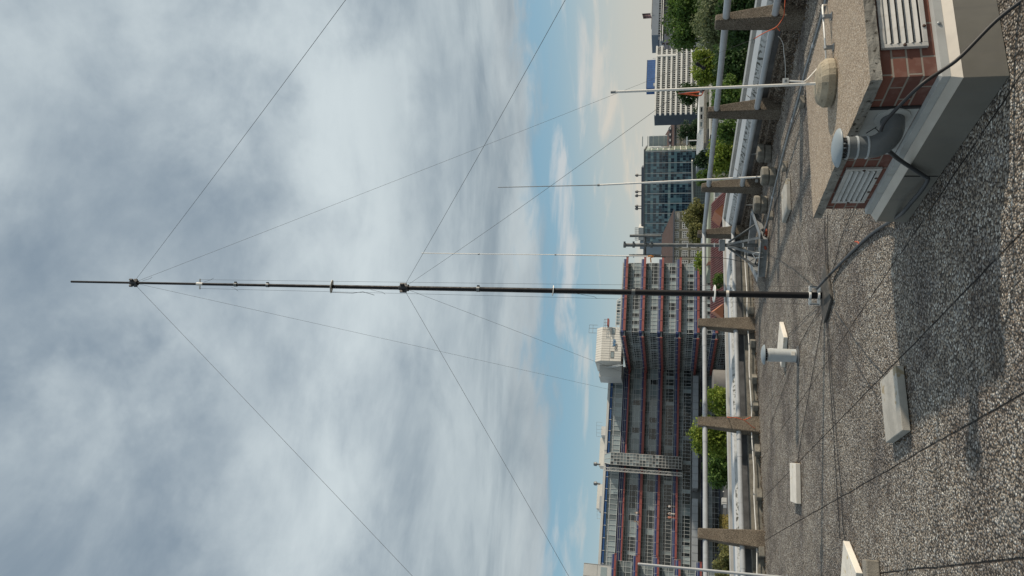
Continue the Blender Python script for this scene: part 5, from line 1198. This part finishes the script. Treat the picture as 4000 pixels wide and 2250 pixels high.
for i in range(n):
    f = lambda k: V((fp.x - .1 - k * .45, fp.y + .35 * math.sin(k * 1.1), 0)); a, b = f(i), f(i + 1)
    for j, c in enumerate(range(3)): m.quad(a + ZV * (ft.z - 2.0 * (j + 1) - .12 * i), b + ZV * (ft.z - 2.0 * (j + 1) - .12 * i - .12), b + ZV * (ft.z - 2.0 * j - .12 * i - .12), a + ZV * (ft.z - 2.0 * j - .12 * i), j / 2)
m.build('flag_cloth', mat('flag_cloth', (.20, .13, .13), .8, rndvar=.5), fl_)
# small houses between the hall and the tower
def small_house(lab, y0, y1, ridge, eave, Y, wc, rc, gable=False):
    a = D(eave, y1, Y); W = Wall(V((a.x, a.y, 0)), V((.93, -.36, 0))); L_ = u_at(W, y0, eave); zz = lambda px: zt(px, (y0 + y1) / 2, Y)
    t = thing('house', W.p(0, 0, GZ), lab, 'house'); m = MB(); W.bx(m, 0, L_, -9, 0, GZ, zz(eave)); m.build('wall', wc, t)
    m = MB(); ze, zr_ = zz(eave) + .02, zz(ridge)
    m.add([W.p(-.4, .4, ze), W.p(L_ + .4, .4, ze), W.p(L_ + .4, -9.4, ze), W.p(-.4, -9.4, ze), W.p(-.4, -4.5, zr_), W.p(L_ + .4, -4.5, zr_)], [(0, 1, 5, 4), (1, 2, 5), (2, 3, 4, 5), (3, 0, 4), (3, 2, 1, 0)]); rf = m.build('roof', rc, t)
    m = MB(); W.bx(m, L_ * .3, L_ * .3 + .9, -5, -4, zr_ - 1, zr_ + 1.2); m.build('chimney', M_BROWN, rf)
    m = MB(); W.grid(m, L_ * .2, L_ * .8, .02, zz(eave) - 3.2, zz(eave) - 1.4, 2.0); m.build('windows', M_TG, t)
M_DROOF = mat('dark_slate_roof', (.10, .10, .115), .7, var=.2, vscale=.3)
small_house('distant house with a jagged dark slate roof between the grey office and the white tower', 137, 190, 2594, 2612, 430, M_STONEW, M_DROOF)
small_house('small pale gabled house under the dark slate roofs beside the white tower', 152, 186, 2612, 2623, 330, M_CREAM, M_DROOF)
small_house('small house with a dark roof half hidden by the tall trees at the right', 110, 152, 2612, 2628, 340, M_CREAM, M_DROOF)

# pavilion with the corrugated shed and the long canopy
PY = 105.0; zp_ = lambda px: zt(px, 500, PY)
p0 = D(2740, 600, PY); EP = V((.985, .17, 0)); WPv = Wall(V((p0.x, p0.y, 0)), EP); uu = lambda y: u_at(WPv, y, 2740)
pav = thing('pavilion', WPv.p(uu(480), 0, GZ), 'low pavilion with three windows, a corrugated shed and a sunlit canopy edge', 'pavilion')
m = MB(); WPv.bx(m, uu(507.5), uu(360), -7, 0, zp_(2760), zp_(2730)); m.build('body', M_TW, pav)
for a, b in ((414, 436), (442, 464), (472, 494)):
    m = MB(); WPv.pane(m, uu(b + 4), uu(a + 4), .03, zp_(2746), zp_(2734)); w = m.build('window', M_GLZ, pav); m = MB(); WPv.bars(m, uu(b + 4), uu(a + 4), .032, zp_(2746), zp_(2734), 5, .14, .08, (zp_(2746), zp_(2734))); m.build('window_frame', M_FASC, w)
m = MB(); n = 34; ua, ub = uu(592), uu(508)
for i in range(n):
    a, b = ua + (ub - ua) * i / n, ua + (ub - ua) * (i + 1) / n
    m.quad(WPv.p(a, .6, zp_(2749)), WPv.p((a + b) / 2, .68, zp_(2749)), WPv.p((a + b) / 2, -1.32, zp_(2724)), WPv.p(a, -1.4, zp_(2724))); m.quad(WPv.p((a + b) / 2, .68, zp_(2749)), WPv.p(b, .6, zp_(2749)), WPv.p(b, -1.4, zp_(2724)), WPv.p((a + b) / 2, -1.32, zp_(2724)))
m.build('corrugated_roof', M_FASC, pav)
m = MB(); WPv.bx(m, ua - 1.2, ub - .05, -6, -1.5, GZ, zp_(2726)); WPv.bx(m, ua - .9, ub - .05, -1.5, .5, GZ, zp_(2750)); m.build('shed_wall', M_ZINC, pav)
m = MB(); WPv.pane(m, uu(572), uu(524), -.15, zp_(2750), zp_(2737), .3, -.8); sl_ = m.build('skylight', M_GLZ, pav)
m = MB(); WPv.bx(m, uu(585), uu(330), .7, 2.6, zp_(2757), zp_(2748)); m.build('canopy', M_CONC, pav)
m = MB(); WPv.bx(m, uu(580), uu(328), 2.63, 5.2, zp_(2768) - .2, zp_(2768)); m.build('canopy_top', M_CREAM, pav)  # cream colour paints in the sunlight on the canopy top
m = MB(); WPv.bx(m, uu(580), uu(420), 2.0, 5.0, GZ, zp_(2769)); cw_ = m.build('front_wall', M_FASC, pav)
m = MB()
for i in range(18): u = uu(580) + (uu(420) - uu(580)) * i / 18; WPv.bx(m, u, u + .06, 5.01, 5.06, zp_(2795), zp_(2769))
m.build('wall_joints', M_MULLD, cw_)
lm = D(2745, 548, 140); t = thing('street_lamp', V((lm.x, lm.y, GZ)), 'white street lamp standing in front of the dark tree by the corrugated shed', 'street lamp'); lt = D(2683, 546, 140)
MB().tube([V((lm.x, lm.y, GZ)), V((lm.x, lm.y, lt.z))], .10, 8).build('post', M_TW, t); m = MB(); m.box((lm.x, lm.y, lt.z), (1.5, .4, .25)); m.build('lamp_head', M_TW, t)
# red roof and green-grey wall close under the parapet
RY = 46.0
r0 = D(2800, 1230, RY); ER = V((.985, .17, 0)); WRd = Wall(V((r0.x, r0.y, 0)), ER); zrd = lambda px: zt(px, 1000, RY); ur = lambda y: u_at(WRd, y, 2800)
M_REDR = mat('red_roof', (.135, .043, .037), .6, var=.2, vscale=.8); M_ORR = mat('orange_tiles', (.44, .17, .09), .8, var=.15, vscale=1.5)
red = thing('red_roofed_house', WRd.p(ur(1000), 0, GZ), 'low house with a ribbed dark red roof just below the far parapet', 'house')
uA, uB = ur(1225), ur(748)
m = MB(); WRd.bx(m, uA + .3, uB - .3, -4, 0, GZ, zrd(2836)); m.build('wall', M_STONEW, red)
m = MB(); n = 52; zlo, zhi = zrd(2836), zrd(2788)
for i in range(n):
    a, b = uA + (uB - uA) * i / n, uA + (uB - uA) * (i + 1) / n
    m.hexa([WRd.p(a, .5, zlo - .1), WRd.p(b, .5, zlo - .1), WRd.p(b, -2.6, zhi - .1), WRd.p(a, -2.6, zhi - .1), WRd.p(a, .5, zlo), WRd.p(b, .5, zlo), WRd.p(b, -2.6, zhi), WRd.p(a, -2.6, zhi)])
    m.hexa([WRd.p(a - .03, .5, zlo + .003), WRd.p(a + .03, .5, zlo + .003), WRd.p(a + .03, -2.6, zhi + .003), WRd.p(a - .03, -2.6, zhi + .003), WRd.p(a - .03, .5, zlo + .06), WRd.p(a + .03, .5, zlo + .06), WRd.p(a + .03, -2.6, zhi + .06), WRd.p(a - .03, -2.6, zhi + .06)])
rf = m.build('roof', M_REDR, red)
m = MB(); m.hexa([WRd.p(uA, -2.6, zlo - 1), WRd.p(uB, -2.6, zlo - 1), WRd.p(uB, -5.5, zlo - 1), WRd.p(uA, -5.5, zlo - 1), WRd.p(uA, -2.61, zhi), WRd.p(uB, -2.61, zhi), WRd.p(uB, -2.9, zhi), WRd.p(uA, -2.9, zhi)]); m.build('rear_roof', M_REDR, red)
def gable(y0, y1, p0_, p1_, Y, lab, ridge_px):
    a, b = D(p0_, y1, Y), D(p0_, y0, Y); W = Wall(V((a.x, a.y, 0)), V((1, .05, 0))); L_ = (b - a).length; zlo, zhi = zt(p1_, (y0 + y1) / 2, Y), zt(p0_, (y0 + y1) / 2, Y)
    m = MB(); m.add([W.p(0, 0, zlo), W.p(L_, 0, zlo), W.p(L_ / 2, 0, zhi), W.p(0, -3.5, zlo), W.p(L_, -3.5, zlo), W.p(L_ / 2, -3.5, zhi)], [(0, 1, 2), (5, 4, 3), (1, 4, 5, 2), (3, 0, 2, 5)]); m.build('gable', M_ORR, red)
gable(798, 852, 2791, 2824, 44, '', 0); gable(1185, 1245, 2788, 2826, 44, '', 0); gable(1015, 1032, 2765, 2790, 60, '', 0)
SY = 62.0; s0_ = D(2780, 1060, SY); WSd = Wall(V((s0_.x, s0_.y, 0)), V((.985, .17, 0))); us = lambda y: u_at(WSd, y, 2780); zs_ = lambda px: zt(px, 900, SY)
gw = thing('low_green_building', WSd.p(us(900), 0, GZ), 'low building with a pale green-grey wall and white gutter behind the red roof', 'building')
m = MB(); WSd.bx(m, us(1055), us(725), -6, 0, GZ, zs_(2768)); m.build('wall', mat('green_grey_render', (.33, .36, .28), .8, var=.1, vscale=.6), gw)
m = MB(); WSd.bx(m, us(800), us(728), .02, .22, zs_(2793), zs_(2788)); WSd.bx(m, us(776), us(773), .02, .25, zs_(2830), zs_(2793)); m.build('gutter', M_TW, gw)
m = MB(); WSd.bx(m, us(800), us(728), .02, .1, zs_(2830), zs_(2794)); m.build('grey_roof', M_ZINC, gw)

# ------------------------------------------------------------------ trees
M_LA = leaf_mat('leaves_dark', (0.024, 0.054, 0.020), (0.084, 0.158, 0.041)); M_LB = leaf_mat('leaves_olive', (0.088, 0.116, 0.054), (0.278, 0.317, 0.158)); M_LC = leaf_mat('leaves_yellow_green', (0.088, 0.165, 0.024), (0.354, 0.409, 0.065)); M_LD = leaf_mat('leaves_mid', (0.043, 0.098, 0.024), (0.158, 0.251, 0.052)); M_LE = leaf_mat('leaves_conifer', (0.016, 0.040, 0.019), (0.054, 0.101, 0.039)); M_LF = leaf_mat('leaves_bronze', (0.098, 0.116, 0.039), (0.278, 0.260, 0.094))
M_BARK = mat('bark', (.06, .048, .035), .9, var=.3, vscale=3)
def tree(name, lab, box, Y, mt, seed, leaf=.30, dens=1.0, depth=None, kind='broad', cat='tree', trunk=True):
    """box = image rows/cols the crown fills: (x0 top, x1 bottom, y0 right, y1 left)"""
    rd = random.Random(seed); x0, x1, y0, y1 = box
    c = D((x0 + x1) / 2, (y0 + y1) / 2, Y); rx = abs((D((x0 + x1) / 2, y0, Y) - D((x0 + x1) / 2, y1, Y)).x) / 2; rz = abs(zt(x0, (y0 + y1) / 2, Y) - zt(x1, (y0 + y1) / 2, Y)) / 2; ry = depth or rx * .9
    t = thing(name, V((c.x, c.y, GZ)), lab, cat)
    vs = []; fs = []; rn = []
    lumps = []
    nl = int(40 * dens) + 14
    for i in range(nl):
        for _ in range(30):
            q = V((rd.uniform(-1, 1), rd.uniform(-1, 1), rd.uniform(-1, 1)))
            if kind == 'cone' and math.hypot(q.x, q.y) > (1 - q.z) * .55 + .05: continue
            if .25 < q.length < .92: break
        lumps.append((V((q.x * rx, q.y * ry, q.z * rz)), rd.uniform(.26, .46) * min(rx, ry, max(rz, rx * .6)) * (1.0 if kind != 'cone' else .7), rd.uniform(-.16, .16)))
    area = sum(r * r for _, r, _ in lumps); leaf *= .76; N = int(min(15000, 24.0 * area / (leaf * leaf)))
    for i in range(N):
        p, r, tone = lumps[rd.randrange(nl)]
        d = V((rd.gauss(0, 1), rd.gauss(0, 1), rd.gauss(0, 1))).normalized(); pos = p + d * r * (rd.random() ** .35) * (rd.uniform(.85, 1.22) if rd.random() < .93 else rd.uniform(1.2, 1.65))
        nrm = (d * .8 + V((rd.gauss(0, .6), rd.gauss(0, .6), rd.gauss(.35, .6)))).normalized(); a = nrm.orthogonal().normalized(); b = nrm.cross(a); th = rd.uniform(0, 6.28)
        a, b = a * math.cos(th) + b * math.sin(th), b * math.cos(th) - a * math.sin(th); s = leaf * rd.uniform(.5, 1.25); o = len(vs)
        vs += [c + pos - a * s * .5, c + pos + b * s * .30 + nrm * s * .08, c + pos + a * s * .55, c + pos - b * s * .30 + nrm * s * .08]; fs.append((o, o + 1, o + 2, o + 3)); rn.append(max(0, min(1, .45 + tone + rd.gauss(0, .2))))
    m = MB(); m.v = vs; m.f = [list(f) for f in fs]; m.r = rn; m.sm = [False] * len(fs); m.build('crown', mt, t)
    tr = MB(); h = c.z - rz * .3; r0 = max(.12, rx * .07)
    tr.tube([V((c.x, c.y, GZ)), V((c.x + rx * .03, c.y, (GZ + h) / 2)), V((c.x, c.y, h)), V((c.x, c.y, c.z + rz * .4))], [r0, r0 * .8, r0 * .6, r0 * .2], 8)
    for i in range(6):
        p, r, _ = lumps[i * 3 % nl]; s0 = V((c.x, c.y, h - rz * .3 * rd.random())); tr.tube([s0, (s0 + c + p) / 2 - ZV * rz * .08, c + p], [r0 * .4, r0 * .25, r0 * .08], 6)
    tr.build('trunk', M_BARK, t)
    return t
TR = [('tree', 'large dark green tree at the right, before the far grey office', (2602, 2770, -60, 195), 95, M_LD, 1, .5, 1.7),
      ('tree', 'broad silvery olive tree at the right edge, under the dark green one', (2712, 2880, -70, 190), 62, M_LB, 2, .34, 1.8),
      ('tree', 'bright yellow-green tree in front of the foot of the white tower', (2706, 2850, 175, 345), 66, M_LC, 3, .34, 1.5),
      ('tree', 'dark green tree low behind the right railing, between two posts', (2790, 2960, 150, 330), 48, M_LA, 4, .27, 1.5),
      ('tree', 'dark green tree just left of the white lightning rod, below the canopy', (2772, 2940, 300, 470), 46, M_LD, 5, .26, 1.4),
      ('tree', 'dark bushy tree with small leaves directly behind the white lightning rod', (2645, 2730, 325, 410), 150, M_LA, 6, .6, .9),
      ('conifer', 'dark conical tree beside the shaded end wall of the white tower', (2705, 2770, 378, 480), 140, M_LE, 7, .5, .9),
      ('tree', 'dark green tree by the street lamp, in front of the dormer building', (2655, 2750, 470, 566), 165, M_LE, 8, .6, 1.0),
      ('tree', 'leafy light green tree close behind the parapet, right of the white whip', (2772, 2910, 520, 708), 42, M_LC, 9, .25, 1.6),
      ('tree', 'small dark tree at the foot of the glass office, by the end of the shed', (2712, 2790, 590, 665), 100, M_LE, 10, .42, .9),
      ('tree', 'mid green tree in front of the link building at the foot of the glass office', (2722, 2775, 660, 730), 95, M_LD, 11, .4, .8),
      ('tree', 'bronze-green tree covering the right corner of the stone building', (2672, 2765, 780, 905), 92, M_LF, 12, .4, 1.2),
      ('tree', 'second bronze-green tree before the stone building windows', (2678, 2768, 870, 955), 88, M_LF, 13, .38, 1.0),
      ('tree', 'pale yellowish tree before the stone building, right of the steel stand pipe', (2712, 2785, 985, 1070), 78, M_LC, 14, .36, .9),
      ('bush', 'small green bush above the red roof, just right of the mast', (2785, 2830, 1062, 1130), 43, M_LD, 15, .2, .8),
      ('tree', 'leafy tree seen between the railing bars, right of the post with the orange cord', (2752, 2870, 1508, 1630), 50, M_LC, 16, .26, 1.2),
      ('tree', 'leafy tree seen between the railing bars, left of the post with the orange cord', (2694, 2860, 1632, 1775), 50, M_LC, 17, .27, 1.5),
      ('tree', 'darker green tree behind the railing, in line with the lift shaft foot', (2748, 2870, 1740, 1905), 54, M_LD, 18, .28, 1.3),
      ('tree', 'small yellowish tree low at the left frame edge behind the pale pole', (2795, 2880, 2120, 2300), 46, M_LF, 19, .25, 1.0),
      ('tree', 'dense dark green tree behind the right railing, beside the nearest post', (2800, 2990, -60, 170), 40, M_LA, 20, .25, 1.6),
      ('bush', 'bush growing between the shed and the right parapet', (2790, 2900, 470, 560), 40, M_LD, 21, .22, 1.0)]
for nm, lab, bx, Y, mt, sd, lf, dn_ in TR: tree(nm, lab, bx, Y, mt, sd, lf, dn_, kind='cone' if nm == 'conifer' else 'broad', cat='bush' if nm == 'bush' else 'tree')
yb = [G(x, y, AZ + .01) for x, y in ((2805, 2010), (2790, 2085), (2860, 2095), (2860, 2010))]
m = MB(); rd = random.Random(5)
for i in range(1500):
    u, v = rd.random(), rd.random(); p = yb[0].lerp(yb[1], u).lerp(yb[3].lerp(yb[2], u), v); s = .14; a = rd.random() * 6.28
    m.add([p + V((math.cos(a) * s, math.sin(a) * s, 0)), p - V((math.cos(a) * s, math.sin(a) * s, 0)), p + V((rd.uniform(-.1, .1), rd.uniform(-.1, .1), rd.uniform(.1, .3)))], [(0, 1, 2)])
tag(m.build('dry_grass', leaf_mat('dry_grass', (.13, .11, .03), (.32, .26, .08))), 'patch of dry yellow grass on the low flat roof', 'grass', None, 'stuff')

# moss and dirt washed up against the kerbs
m = MB(); rd = random.Random(31)
def clump(p, r):
    n = 6; vs = [p + V((0, 0, r * rd.uniform(.35, .7)))]
    for k in range(n):
        a = 2 * math.pi * k / n; q = r * rd.uniform(.6, 1.3); vs.append(p + V((math.cos(a) * q, math.sin(a) * q, -.003)))
    m.add(vs, [(0, 1 + k, 1 + (k + 1) % n) for k in range(n)])
for k, cnt, lo, hi in ((0, 900, .2, 1.0), (1, 800, .0, .65)):
    for i in range(cnt): clump(ept(k, rd.uniform(lo, hi), .02 - abs(rd.gauss(0, .11)), .002), rd.uniform(.008, .03))
for i in range(260): 
    q = rd.uniform(-1, 1); u = .338 + .717 * rd.randrange(0, 5) + rd.gauss(0, .012); v = rd.uniform(-14, -2); clump(V((.923 * u + .384 * v, .384 * u - .923 * v, .001)), rd.uniform(.005, .014))
for o in [q for q in bpy.data.objects if q.name.startswith('paver')]:
    vv = [o.matrix_basis @ v.co for v in o.data.vertices]
    cs = [v for v in vv if v.z < min(q.z for q in vv) + .01]
    for a_ in cs:
        for b_ in cs:
            if .3 < (a_ - b_).length < .56:
                for i in range(14): p = a_.lerp(b_, rd.random()); clump(V((p.x + rd.gauss(0, .012), p.y + rd.gauss(0, .012), .001)), rd.uniform(.005, .016))
tag(m.build('moss', mat('moss', (.075, .05, .028), .95, rndvar=.6, var=.3, vscale=20)), 'brown moss and dirt washed up along the roof kerbs and joints', 'moss', None, 'stuff')

for o in list(bpy.data.objects):
    if '_o' in o: del o['_o']
